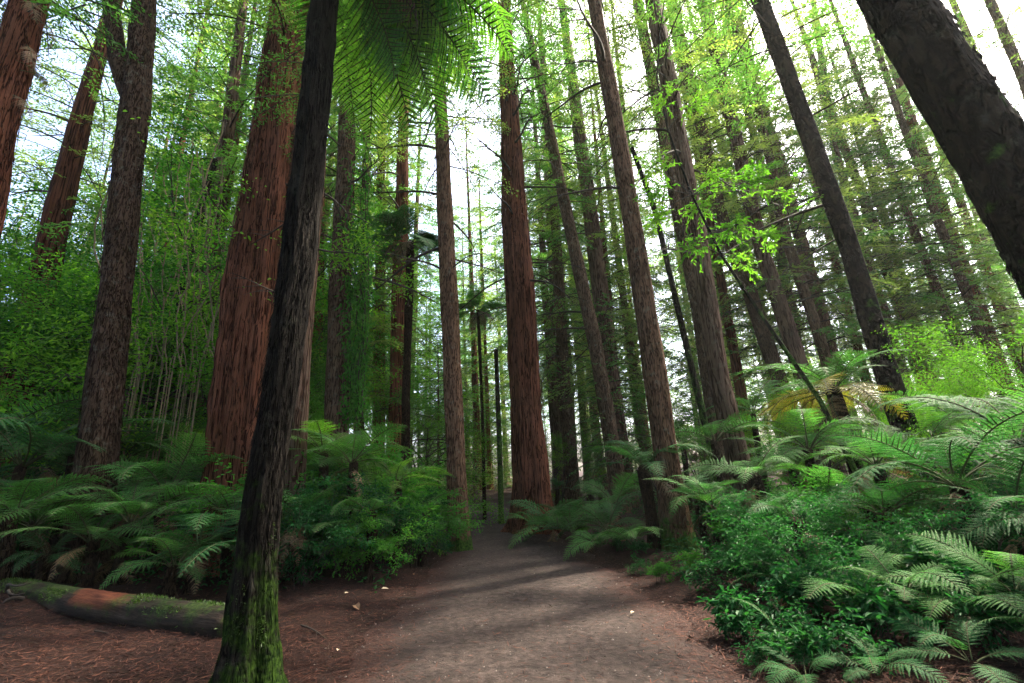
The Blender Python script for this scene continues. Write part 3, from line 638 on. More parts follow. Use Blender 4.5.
tree([(904, 425, 27), (880, 350, 25), (851, 253, 21), (808, 130, 18), (760, 0, 16)], 10.5, M['plated'], 'slanting dark brown trunk beside the yellowing tree fern', CRH[1], 34, 'conifer_tree', 40, .045, .3, 5, (6, 12), 17, step=.1)
tree([(1165, 470, 100), (1051, 262, 86), (979, 130, 75), (921, 40, 66), (896, 0, 62), (841, -100, 50)], 4.6, M['plated'], 'huge dark scaly trunk slanting across the top right corner', CRH[2], 30, 'pine_tree', 110, .07, .25, 2, (9, 12), 18, step=.04, lobes=.035, strips=(3000, (.05, .16), (.04, .09), .10))
tree([(914, 350, 17), (891, 280, 14), (871, 220, 11.5), (849, 160, 9), (813, 60, 6)], 24, M['grey'], 'far trunk seen just right of the slanting dark trunk', CRL[2], 38, 'conifer_tree', 18, .03, .3, 6, (6, 20), 19)
tree([(978, 396, 13), (910, 220, 9), (878, 132, 7), (852, 60, 6)], 22, M['grey'], 'thin dark trunk, left one of two parallel trunks far right', CRL[0], 36, 'conifer_tree', 18, .03, .3, 8, (5, 18), 20)
tree([(1008, 400, 14), (938, 220, 10), (900, 115, 7.5), (880, 56, 6)], 21, M['grey'], 'dark trunk, right one of two parallel trunks far right', CRL[1], 36, 'conifer_tree', 18, .03, .3, 8, (5, 18), 21)
tree([(846, 190, 8), (835, 150, 8), (813, 0, 6)], 27, M['grey'], 'pale thin trunk high up between the slanting dark and huge scaly trunks', CRL[3], 40, 'conifer_tree', 16, .03)
tree([(1060, 180, 14), (1024, 80, 12), (989, 0, 10)], 15, M['grey'], 'pale trunk against the white sky behind the huge scaly trunk', CRH[0], 34, 'conifer_tree', 20, .03, .3, 10, (8, 18), 22)
tree([(1030, 190, 12), (996, 105, 10), (963, 26, 8)], 19, M['grey'], 'hazy thin trunk hugging the upper edge of the huge scaly trunk', CRH[1], 36, 'conifer_tree', 18, .03, .3, 8, (8, 18), 23)
tree([(799, 350, 11), (787, 290, 10), (775, 220, 9), (735, 60, 6)], 23, M['redgrey'], 'slender far trunk right of the brown trunk behind the sapling', CRL[2], 38, 'conifer_tree', 18, .03)
tree([(379, 440, 12), (380, 300, 11), (381, 200, 9)], 20, M['redwood'], 'narrow red trunk seen between the ivy-clad trunk and a tree fern', CRL[1], 38, 'redwood_tree', 22, .05, .3, 4, (6, 14), 24)
tree([(397, 420, 18), (399, 320, 17), (401, 220, 14), (404, 100, 9)], 17, M['redwood'], 'red trunk right behind the tall thin tree fern', CRH[2], 40, 'redwood_tree', 32, .06, .35, 5, (6, 15), 25)
tree([(316, 380, 12), (318, 300, 11), (320, 220, 10)], 17, M['redwood'], 'far red trunk showing just right of the mossy leaning trunk', CRL[3], 38, 'redwood_tree', 22, .05)
tree([(360, 400, 11), (363, 300, 10), (366, 150, 7)], 18, M['redgrey'], 'reddish trunk tucked just behind the ivy', CRL[0], 38, 'redwood_tree', 20, .04)
tree([(204, 330, 20), (216, 230, 18), (228, 130, 14)], 14, M['redgrey'], 'brown trunk behind the hanging vines left of the wide red trunk', CRL[1], 34, 'redwood_tree', 24, .04)
tree([(176, 330, 10), (189, 260, 9), (215, 160, 7)], 12.5, M['stemmoss'], 'thin dark trunk leaning right among the hanging vines', None, 9, 'leaning_tree', 16, .04, .2, 4, (3, 8), rmin=.03)
tree([(560, 455, 9), (557, 360, 8), (549, 220, 6)], 30, M['redgrey'], 'first of three thin far trunks right of the dark red trunk', CRL[2], 40, 'conifer_tree', 16, .03)
tree([(573, 455, 9), (568, 360, 8), (559, 240, 6)], 32, M['redgrey'], 'middle of three thin far trunks right of the dark red trunk', CRL[1], 40, 'conifer_tree', 16, .03)
tree([(586, 455, 8), (579, 360, 7), (570, 260, 5)], 35, M['redgrey'], 'last of three thin far trunks right of the dark red trunk', CRL[0], 40, 'conifer_tree', 16, .03)
# dead poles
tree([(676, 300, 6), (655, 210, 5), (632, 148, 4)], 13.5, M['stemmoss'], 'broken-topped dead pole leaning left behind the grey leaning trunk', None, at(632, 148, 13.5)[2]+.05, 'dead_pole', 12, .05, .1, 3, (5, 7), rmin=.04, blen=(.3, .6))
tree([(501, 505, 5.5), (499, 430, 5), (496, 350, 4)], 17, M['stemmoss'], 'thin dead dark pole beside the path end', None, at(496, 350, 17)[2]+.05, 'dead_pole', 12, .05, .1, 3, (1.5, 4), rmin=.04, blen=(.3, .6))

# ------------------------------------------------------------------ background conifers
BT = []
for i, mk in enumerate(['grey', 'redgrey', 'redwood', 'grey']):
    hh = np.array([0, 2, 6, 12, 20, 28, 36.]); rr = np.array([.34, .30, .27, .23, .17, .10, .03])
    cx = np.cumsum(np.random.default_rng(50+i).normal(0, .06, 7)); cx -= cx[0]
    BT.append(trunk_mesh('trunk', np.stack([cx, -cx*.5, hh], 1), rr, M[mk], 16, .4, .04, .04, .4, .6, 30+i))
spots = []
rb = random.Random(5)
def bg_ok(x, y, dmin):
    if float(path_dist(x, y)) < 1.2: return False
    return all((x-a)**2+(y-b)**2 > dmin**2 for a, b in spots)
tries = 0
bands = [(20, 30, 17, 3.4), (30, 44, 24, 4.2), (44, 62, 38, 4.4), (62, 92, 62, 4.6)]
for y0, y1, cnt, dm in bands:
    c = 0
    while c < cnt and tries < 9000:
        tries += 1
        y = rb.uniform(y0, y1); x = rb.uniform(-1.22, 1.22)*y
        # leave the two sky gaps thinner
        if not bg_ok(x, y, dm): continue
        pxx = proj((x, y, 6))[0]
        if 430 < pxx < 508 and y < 40: continue
        if 600 < pxx < 650 and rb.random() < .6: continue
        spots.append((x, y)); c += 1
        far = y > 44
        o = thing('conifer_tree', '', CAT, (x, y, g1(x, y)-.05), 'conifers standing deep in the forest', rb.uniform(0, 6.28))
        k = rb.randrange(4); sc = rb.uniform(.8, 1.25)
        obj('trunk', BT[k], o, None, (rb.uniform(-.02, .02), rb.uniform(-.03, .03), 0), (sc, sc, sc))
        obj('crown', CRL[rb.randrange(4)], o, (0, 0, rb.uniform(-1.0, 1.5)), (0, 0, rb.uniform(0, 6.28)), (sc*rb.uniform(.85, 1.15),)*2+(sc,))
        later(o, 'hazy far conifer' if y > 62 else 'slim far conifer' if far else 'nearer slim conifer', (x, y, 5))
YC = [conifer_crown('crown', 560+i, .4, 7.6, 1.7, 80, M['con1' if i else 'con2'], droop=.35, nl=.15, nw=.05, dens=15, gap=.1) for i in range(2)]
c = t_ = 0
while c < 64 and t_ < 3000:
    t_ += 1; y = rb.uniform(18, 66); x = rb.uniform(-1.15, 1.15)*y
    if not bg_ok(x, y, 2.2): continue
    pxx = proj((x, y, 3))[0]
    if 440 < pxx < 520 and y < 32: continue
    spots.append((x, y)); c += 1; sc = rb.uniform(.6, 1.25)
    o = thing('young_conifer', '', CAT, (x, y, g1(x, y)-.03), 'young conifers of the far undergrowth', rb.uniform(0, 6.28))
    obj('trunk', BT[c % 4], o, None, None, (sc*.2, sc*.2, sc*.21)); obj('crown', YC[c % 2], o, None, None, sc); later(o, 'low bushy young conifer', (x, y, 3))
for px, D, sc in [(432, 33, .7), (446, 38, .8), (460, 41, .75), (474, 37, .6), (488, 44, .9), (503, 40, .7), (518, 36, .8), (452, 50, 1.1), (480, 54, 1.1), (505, 52, 1.0), (440, 58, 1.2), (468, 62, 1.3), (530, 46, .9)]:
    p = at(px, 480, D); c += 1; x, y = p[0], p[1]
    o = thing('young_conifer', '', CAT, (x, y, g1(x, y)-.03), 'young conifers of the far undergrowth', R(0, 6))
    obj('trunk', BT[c % 4], o, None, None, (sc*.2, sc*.2, sc*.21)); obj('crown', YC[c % 2], o, None, None, (sc*1.3, sc*1.3, sc)); later(o, 'low bushy young conifer', (x, y, 3))
for x, y in [tuple(at(a, 480, b)[:2]) for a, b in [(447, 44), (468, 50), (490, 42), (506, 56), (430, 48), (478, 64), (455, 70)]]+[(-12, 17), (-17, 20), (-9.5, 21), (-22, 19), (-14, 25), (-20, 27), (-27, 26), (12, 24), (19, 22), (16, 28), (24, 26)]:
    spots.append((x, y)); k = rb.randrange(4); sc = rb.uniform(.75, 1.05)
    o = thing('conifer_tree', '', CAT, (x, y, g1(x, y)-.05), 'conifers standing deep in the forest', rb.uniform(0, 6.28))
    obj('trunk', BT[k], o, None, None, (sc*.7, sc*.7, sc)); obj('crown', CRL[rb.randrange(4)], o, None, (0, 0, rb.uniform(0, 6.28)), (sc*1.2, sc*1.2, sc)); later(o, 'nearer slim conifer', (x, y, 5))
# unseen conifers added outside the frame: their canopy shades the foreground
for x, y in [(-9, 2), (-13, 5.5), (9.5, 1.5), (14, 5), (-5, -5), (1.5, -8), (6, -5), (-12, -4), (13, -3), (-2, -13), (9, -12), (-8, -13), (19, 9), (-19, 9), (22, 2), (-22, 0)]:
    o = thing('conifer_tree', 'unseen tall conifer added beyond the picture edge to shade the foreground', CAT, (x, y, g1(x, y)-.05), 'unseen conifers added for shade beyond the picture edge', R(0, 6.28))
    sc = R(.85, 1.1); k = rnd.randrange(3)
    obj('trunk', BT[k], o, None, None, sc); obj('crown', CRH[k], o, None, (0, 0, R(0, 6)), sc)

# ------------------------------------------------------------------ understorey broadleaf trees
def under(px, D, s, k, desc, rot=None):
    p = at(px, 480, D); x, y = p[0], p[1]
    o = thing('broadleaf_tree', '', CAT, (x, y, g1(x, y)-.03), 'leafy understorey trees', R(0, 6.28))
    s *= .6; f, t = UND[k]; obj('trunk', t, o, None, None, s); obj('crown', f, o, None, None, s)
    later(o, desc, (x, y, 3)); return o
for px, D, s, k in [(-70, 14.5, 1.6, 0), (-5, 15.5, 1.8, 1), (75, 15, 1.7, 0), (160, 13.5, 1.9, 2), (195, 14.5, 2.0, 1), (120, 14, 1.8, 1), (30, 15, 1.9, 0), (215, 15, 1.9, 2), (240, 14.5, 1.9, 1), (95, 17, 2.3, 2), (45, 19, 2.8, 0), (140, 20, 2.9, 1), (-60, 18, 2.7, 2), (225, 21, 2.8, 1), (0, 22, 3.0, 0), (270, 24, 2.8, 2), (330, 26, 2.6, 1), (-20, 17, 2.3, 1), (170, 18, 2.4, 0),
                    (300, 14, 1.1, 0), (350, 16, 1.2, 2), (420, 19, 1.1, 1), (60, 20, 1.6, 2), (250, 19, 1.5, 0)]:
    under(px, D, s, k, 'small-leaved tree')
for px, D, s, k in [(560, 22, .8, 1), (660, 20, .9, 0), (760, 17, .9, 1), (830, 15, .8, 1), (930, 17, .9, 0), (990, 13, .8, 1), (1060, 10, .9, 1), (700, 25, 1.0, 1), (880, 24, 1.0, 0), (610, 27, 1.0, 2)]:
    under(px, D, s, k, 'bright-leaved tree')

for x, y, sc, k in [(-4, -6.5, 1.8, 0), (4.5, -6.5, 1.8, 2), (0.3, -9, 2.0, 0), (-10.5, -3, 1.8, 2), (10, -4, 1.7, 0), (-6.5, -11, 2, 2), (6, -12, 2, 0), (-14, 2.5, 1.8, 0), (14, 1, 1.7, 2)]:  # unseen trees added behind and beside the camera to block frontal light
    o = thing('broadleaf_tree', 'unseen leafy tree added beyond the picture edge to shade the near trunks', CAT, (x, y, g1(x, y)-.03), 'unseen leafy trees added for shade beyond the picture edge', R(0, 6))
    sc *= .6; f, t = UND[k]; obj('trunk', t, o, None, None, sc); obj('crown', f, o, None, None, sc)

# ------------------------------------------------------------------ ferns
def fern(px, D, z, L, nf, kd, desc, name='fern', label=None, lean=0.0, ymin=None, brown=0, yellow=0, tr=0.07, xy=None):
    if xy is None: p = at(px, 500, D); x, y = p[0], p[1]
    else: x, y = xy
    g = g1(x, y); o = thing(name, label or '', 'fern', (x, y, g), None if label else 'ferns along the path')
    if z > .3:
        n = 6; q = np.linspace(0, 1, n); c = np.stack([.04*np.sin(q*3+px), .03*np.cos(q*2+px), -.05+q*(z+.05)], 1)
        obj('trunk', trunk_mesh('trunk', c, tr*(1.25-.35*q)*(1+.25*(q > .75)), M['fernbark'], 16, .06, .05, .12, .2, .2, int(px) % 97), o)
    a0 = R(0, 6.28)
    for i in range(nf):
        az = a0+i*2*math.pi/nf+R(-.22, .22); me = FR[kd][rnd.randrange(len(FR[kd]))]
        f = obj('frond', me, o, (.03*math.cos(az), .03*math.sin(az), z), (R(-.4, .4), R(-.34, .42), az), L*R(.55, 1.14))
    if z > .2 and brown == 0 and D < 16: brown = rnd.randrange(0, 3)
    for i in range(yellow):
        az = R(0, 6.28); obj('frond', FR['yellow'][rnd.randrange(2)], o, (0, 0, z-.05), (R(-.3, .3), R(.25, .6), az), L*R(.8, 1.0))['label'] = 'yellowing frond'
    for i in range(brown):
        az = R(0, 6.28); obj('frond', FR['brown'][rnd.randrange(2)], o, (0, 0, z-.08), (R(-.4, .4), R(.2, .7), az), L*R(.55, .85))['label'] = 'dead brown frond'
    if not label: later(o, desc, (x, y, z+.3))
    spotsf.append((x, y)); return o
spotsf = []
# left bank
for px, D, z, L, nf, kd in [(40, 7.7, .85, 1.52, 9, 'green'), (135, 7.6, .85, 1.65, 10, 'green'), (205, 7.2, .55, 1.40, 9, 'dark'), (15, 8.2, 1.9, 2.32, 10, 'dark'), (165, 9.5, 1.25, 1.95, 10, 'green'), (-40, 8.0, 1.1, 1.83, 9, 'dark'),
                            (80, 9.6, 1.5, 1.95, 9, 'dark'), (130, 7.6, .45, 1.04, 8, 'green'), (175, 11.5, 1.6, 2.07, 9, 'green'), (60, 7.4, .4, 0.85, 7, 'dark'), (235, 8.0, .9, 1.59, 10, 'green'), (262, 7.4, .5, 1.34, 8, 'dark'), (100, 7.5, .6, 1.34, 9, 'green'), (185, 7.0, .35, 1.10, 8, 'green'), (-5, 8.2, .7, 1.34, 8, 'green'), (220, 9.0, 1.2, 1.59, 9, 'dark'), (62, 9.0, 2.1, 2.0, 10, 'green'), (-30, 8.6, 2.4, 2.1, 10, 'green'), (112, 9.8, 1.9, 1.8, 10, 'green'), (165, 8.6, 1.3, 1.6, 10, 'green'), (190, 11.0, 2.2, 1.7, 10, 'lime'), (20, 7.2, 1.0, 1.5, 9, 'green')]:
    fern(px, D, z, L, nf, kd, 'arching bank fern', brown=rnd.randrange(1, 3))
# between the mossy trunk and the path; lime fronds stand in for sunlight
for px, D, z, L, nf, kd in [(318, 9.0, 1.45, 1.7, 10, 'green'), (385, 9.6, .9, 1.35, 10, 'lime'), (425, 10.4, .6, 1.0, 9, 'green'), (350, 8.0, .6, 1.15, 8, 'green'), (415, 12.5, 1.2, 1.3, 9, 'green'), (345, 9.4, 1.7, 1.5, 10, 'lime'), (300, 7.6, .9, 1.2, 8, 'green'), (395, 11.2, 1.3, 1.4, 10, 'lime'), (350, 8.3, 1.75, 1.25, 10, 'green'), (395, 9.0, 1.45, 1.15, 10, 'lime'), (425, 9.7, 1.0, .95, 9, 'green'), (320, 8.4, 1.9, 1.4, 9, 'lime'), (370, 7.9, 1.0, 1.0, 9, 'green')]:
    fern(px, D, z, L, nf, kd, 'feathery fern')
# right of the path
for px, D, z, L, nf, kd in [(570, 11.5, .25, 1.5, 11, 'dark'), (535, 12.9, .2, 1.3, 10, 'green'), (555, 12.2, .28, 1.5, 10, 'green'), (594, 9.9, .12, 1.0, 9, 'green'), (628, 9.3, .15, 1.0, 9, 'green'), (548, 13.4, .28, 1.5, 10, 'dark'), (605, 10.7, .28, 1.4, 11, 'dark'), (615, 12.4, .7, 1.5, 9, 'green'), (712, 8.4, .75, 1.25, 8, 'green'), (725, 11.5, 1.9, 1.8, 10, 'green'),
                            (770, 13.5, 2.8, 2.0, 10, 'green'), (690, 14.5, 1.9, 1.5, 9, 'green'), (800, 10.0, 1.2, 1.6, 9, 'green'), (940, 8.5, 1.3, 1.7, 10, 'green'), (1040, 6.2, 1.45, 1.9, 11, 'green'), (960, 5.6, 1.05, 1.6, 11, 'dark'),
                            (880, 6.4, .75, 1.35, 10, 'dark'), (820, 7.2, .7, 1.2, 9, 'green'), (1010, 4.9, .75, 1.1, 9, 'dark'), (900, 4.9, .3, .8, 8, 'green'), (780, 5.4, .2, .75, 7, 'dark'), (1000, 8.5, 1.7, 1.8, 9, 'green'),
                            (840, 4.6, .2, .8, 7, 'green'), (835, 3.8, .08, .5, 7, 'dark'), (925, 3.7, .1, .55, 7, 'dark'), (1030, 3.5, .2, .6, 8, 'dark'), (770, 3.9, .08, .5, 7, 'dark'), (880, 4.3, .3, .7, 8, 'green'), (1060, 4.2, .8, 1.1, 9, 'dark'), (760, 7.6, 1.2, 1.3, 9, 'green'), (820, 8.6, 1.6, 1.5, 10, 'green'), (885, 7.4, 1.3, 1.4, 10, 'green'), (790, 6.2, .75, 1.0, 8, 'dark'), (700, 8.9, .9, 1.1, 8, 'dark'), (985, 4.0, .3, .7, 8, 'green'), (940, 4.2, .15, .7, 8, 'green'), (760, 4.5, .1, .55, 7, 'dark')]:
    fern(px, D, z, L, nf, kd, 'arching fern', brown=rnd.randrange(1, 4) if D < 8 else 0)
# tree ferns
fern(648, 9.8, 1.5, 1.55, 11, 'dark', '', 'tree_fern', 'short tree fern with a dark mossy stem hugging the grey leaning trunk', tr=.11)
fern(862, 9.6, 2.75, 2.0, 11, 'green', '', 'tree_fern', 'tree fern with yellowing fronds behind the slanting dark trunk', yellow=8, brown=5, tr=.12)
fern(406, 14.5, 9.6, 2.0, 15, 'dense', '', 'tree_fern', 'tall thin tree fern in front of a red trunk', brown=12, tr=.12)
fern(484, 19.0, 8.7, 1.5, 13, 'densegreen', '', 'tree_fern', 'slender tree fern with a brown skirt of dead fronds by the path end', brown=18, tr=.06)
fern(180, 12.5, 2.6, 1.9, 10, 'green', '', 'tree_fern', 'tree fern under the hanging vines', brown=2, tr=.1)
# fill the forest floor
rf = random.Random(21); c = 0; t_ = 0
while c < 62 and t_ < 6000:
    t_ += 1
    y = rf.uniform(6, 30)**1.0; x = rf.uniform(-1.15, 1.2)*y
    d = float(path_dist(x, y))
    if d < .7 or y < 5 or (x < -1 and y < 8): continue
    if any((x-a)**2+(y-b)**2 < 1.3 for a, b in spotsf): continue
    pxx = proj((x, y, .8))[0]
    if pxx < -60 or pxx > 1090: continue
    c += 1; kd = rf.choice(['green', 'green', 'dark', 'lime'] if y > 12 else ['green', 'dark'])
    fern(pxx, y, rf.uniform(.1, 1.2), rf.uniform(.8, 1.5), rf.randrange(7, 10), kd, 'distant fern' if y > 14 else 'small undergrowth fern', xy=(x, y))

# ------------------------------------------------------------------ shrubs
def shrub(x, y, s, k, desc):
    o = thing('shrub', '', 'shrub', (x, y, g1(x, y)-.03), 'shrubs of the undergrowth', R(0, 6.28))
    f, t = SHR[k]; obj('stem', t, o, None, None, s); obj('foliage', f, o, None, None, s); later(o, desc, (x, y, s*.5)); return o
for px, py, s, k in [(300, 600, .75, 1), (335, 585, .95, 0), (370, 575, 1.0, 2), (405, 560, .95, 0), (430, 555, .85, 3), (300, 560, 1.1, 4), (345, 545, 1.7, 0), (390, 540, 1.6, 3), (425, 540, 1.25, 2), (436, 538, .9, 0), (320, 535, 1.9, 3), (370, 530, 2.0, 3), (410, 528, 1.6, 3), (280, 540, 1.6, 0), (395, 548, 1.5, 3), (350, 556, 1.5, 3),  # bright-leaf shrubs left of the path: sunlight put into the leaf colour
                     (720, 600, .7, 1), (740, 570, 1.0, 0), (760, 600, .7, 4), (790, 580, .9, 0), (830, 600, 1.0, 1), (870, 600, .9, 4), (750, 640, .6, 4), (800, 650, .6, 1), (930, 610, .9, 4), (980, 600, 1.0, 1), (860, 640, .55, 2), (1010, 640, .7, 4),
                     (800, 672, .5, 4), (850, 675, .55, 1), (900, 670, .6, 4), (960, 665, .6, 1), (1010, 675, .5, 4), (770, 668, .4, 1), (735, 640, .35, 4), (880, 650, .7, 1), (940, 640, .8, 4), (1000, 625, .9, 1), (810, 630, .7, 4), (860, 610, .9, 1), (720, 545, 1.0, 4), (790, 545, 1.2, 4), (850, 550, 1.4, 0), (920, 550, 1.4, 2), (990, 550, 1.4, 0),
                     (205, 577, .55, 1), (215, 565, .7, 4), (150, 568, .6, 1), (60, 565, .7, 4), (600, 548, .5, 1), (560, 532, .5, 4), (580, 540, .5, 0), (620, 556, .45, 1), (545, 524, .5, 0), (640, 575, .35, 1), (660, 585, .4, 0), (700, 585, .45, 0), (640, 560, .4, 4)]:
    p = gp(px, py); shrub(p[0], p[1], s, k, 'leafy shrub' if p[1] < 13 else 'distant leafy shrub')

BUSH = [leafy('foliage', 'stem', 350+i, 2.4, 1.1, 6, 3600, .085, .036, lf, lev=4, base_r=.007, clump=.10) for i, lf in enumerate(['broad', 'broadmid', 'broaddark'])]
for px, D, s_, k in [(300, 8.6, 1.0, 0), (330, 9.2, 1.2, 1), (362, 9.6, 1.2, 1), (395, 9.9, 1.0, 0), (422, 10.4, .85, 1), (345, 8.2, .85, 2), (385, 8.8, .8, 1), (412, 9.4, .7, 2), (310, 7.6, .7, 2), (437, 11.2, .65, 1), (370, 8.0, .6, 0), (415, 12.5, 1.1, 1), (340, 11.5, 1.3, 0),
                    (742, 6.9, .5, 2), (775, 6.2, .55, 2), (805, 7.4, .75, 0), (725, 8.4, .5, 2), (950, 6.6, .6, 2), (1005, 7.4, .9, 0), (1030, 5.4, .7, 2), (790, 5.4, .5, 2), (870, 5.2, .5, 2), (960, 4.8, .5, 2),
                    (30, 10, 1.0, 0), (120, 9.2, .8, 2), (185, 10, .9, 0), (-20, 9, 1.0, 2), (240, 9.8, .8, 0)]:
    p = at(px, 480, D); x, y = p[0], p[1]; o = thing('bush', '', 'bush', (x, y, g1(x, y)-.03), 'tall leafy bushes of the undergrowth', R(0, 6.28))
    f, t = BUSH[k]; obj('stem', t, o, None, None, s_); obj('foliage', f, o, None, None, s_); later(o, 'tall leafy bush', (x, y, 1.2))

# ------------------------------------------------------------------ arched bright sapling
def sapling():
    D = 8.3
    c = [(872, 500), (855, 470), (820, 400), (768, 325), (722, 256), (692, 195), (668, 130), (657, 80), (660, 30), (668, -20)]
    P = np.array([at(x, y, D+.25*i) for i, (x, y) in enumerate(c)]); b = P[0].copy(); b[2] = g1(b[0], b[1])-.03; b[0] += .25; P = np.vstack([b, P])
    rr = np.array([.06, .054, .048, .042, .034, .028, .023, .025, .02, .016, .012])
    o = thing('sapling', 'arched mossy sapling stem with bright lime leaves, bending left over the ferns', 'tree', P[0])
    obj('trunk', trunk_mesh('trunk', P-P[0], rr, M['stemmoss'], 14, .06, .04, .08, .2, .2, 9), o)
    rg = np.random.default_rng(77)
    for (x, y, sx) in [(720, 175, 1.0), (765, 170, 1.0), (700, 215, .9), (735, 225, 1.0), (775, 235, .9), (645, 165, .8), (650, 225, .7), (790, 180, .7), (820, 195, .7), (640, 195, .7), (700, 100, .5), (665, 95, .5), (690, 250, .7), (745, 265, .8), (630, 235, .6)]:
        q = at(x, y, D+R(.6, 2.2)); sm = MB()
        i = int(np.argmin(np.linalg.norm(P-q, axis=1))); a = P[i]
        s_ = np.linspace(0, 1, 8)[:, None]; mid = (a+q)/2+np.array([0, 0, .25]); C = (1-s_)**2*a+2*s_*(1-s_)*mid+s_**2*q
        sm.tube(C-P[0], .010*(1-s_[:, 0])+.003, 4, 1, False)
        for k in range(int(20*sx)+6):
            st = C[rg.integers(4, 8)]; d = rg.normal(0, 1, 3)*np.array([1, 1, .45]); d /= np.linalg.norm(d); L_ = rg.uniform(.25, .55)
            n = 12; u = np.linspace(.15, 1, n); PP = st+d*(u*L_)[:, None]; PP[:, 2] -= .2*L_*u**2
            sm.tube((st+d*np.linspace(0, 1, 4)[:, None]*L_*np.array([1, 1, .85]))-P[0], .003, 3, 1, False)
            DD = d+rg.normal(0, .75, (n, 3))*np.array([1, 1, .5]); DD[:, 2] -= .25
            sm.leaves(PP-P[0], DD, np.array([0, 0, 1.])+rg.normal(0, .4, (n, 3)), rg.uniform(.06, .12, n), rg.uniform(.03, .05, n))
        obj('leaf_spray', sm.mesh('leaf_spray', [M['broadlime'], M['twig']]), o)
sapling()

# ------------------------------------------------------------------ ivy on the pale trunk, vines
def ivy():
    rg = np.random.default_rng(5); lm = MB(); D = 11.2
    sm = MB(); o = None; pts = []
    for k in range(11):
        x0 = rg.uniform(340, 362); n = 14; y = np.linspace(420, rg.uniform(120, 240), n)
        c = np.array([at(x0-(420-yy)*-.02+rg.normal(0, 2.0)+max(0, (300-abs(yy-310))*.02), yy, D+rg.normal(0, .08)) for yy in y]); pts.append(c)
    base = pts[0][0].copy(); base[2] = g1(base[0], base[1])
    o = thing('ivy', 'curtain of trailing ivy on the right side of the pale straight trunk', 'climber', base)
    for c in pts:
        sm.tube(c-base, .012, 4, 0, False)
        m_ = 200; i = rg.uniform(0, len(c)-1.01, m_); a = c[i.astype(int)]; b = c[i.astype(int)+1]; P = a+(b-a)*(i % 1)[:, None]+rg.normal(0, .10, (m_, 3))
        Dd = rg.normal(0, .6, (m_, 3)); Dd[:, 2] -= .7; lm.leaves(P-base, Dd, np.array([0.2, -1., .5])+rg.normal(0, .45, (m_, 3)), rg.uniform(.08, .2, m_), rg.uniform(.035, .06, m_))
    obj('foliage', lm.mesh('foliage', [M['broadmid']]), o); obj('stem', sm.mesh('stem', [M['twig']]), o)
ivy()
rv = np.random.default_rng(14)
for k in range(26):
    x0 = rv.uniform(122, 232); D = rv.uniform(9.6, 11.2); n = 22; yy = np.linspace(372, rv.uniform(120, 235), n); x1 = x0+rv.normal(14, 34)
    q = np.linspace(0, 1, n); xx = x0+(x1-x0)*q+rv.normal(0, 13)*np.sin(q*rv.uniform(3, 9)+rv.uniform(0, 6))+np.cumsum(rv.normal(0, 1.4, n))
    c = np.array([at(a, b, D+.25*math.sin(3*t)) for a, b, t in zip(xx, yy, q)])
    b0 = c[0].copy(); b0[2] = g1(b0[0], b0[1])-.02; c = np.vstack([b0, c]); mb = MB(); mb.tube(c-b0, rv.uniform(.008, .019), 6, 0, False)
    o = obj('hanging_vine', mb.mesh('hanging_vine', [M['vine']]), None, b0); tag(o, '', 'vine', 'pale vines left of the wide red trunk'); later(o, 'pale bare vine', (c[-8]))

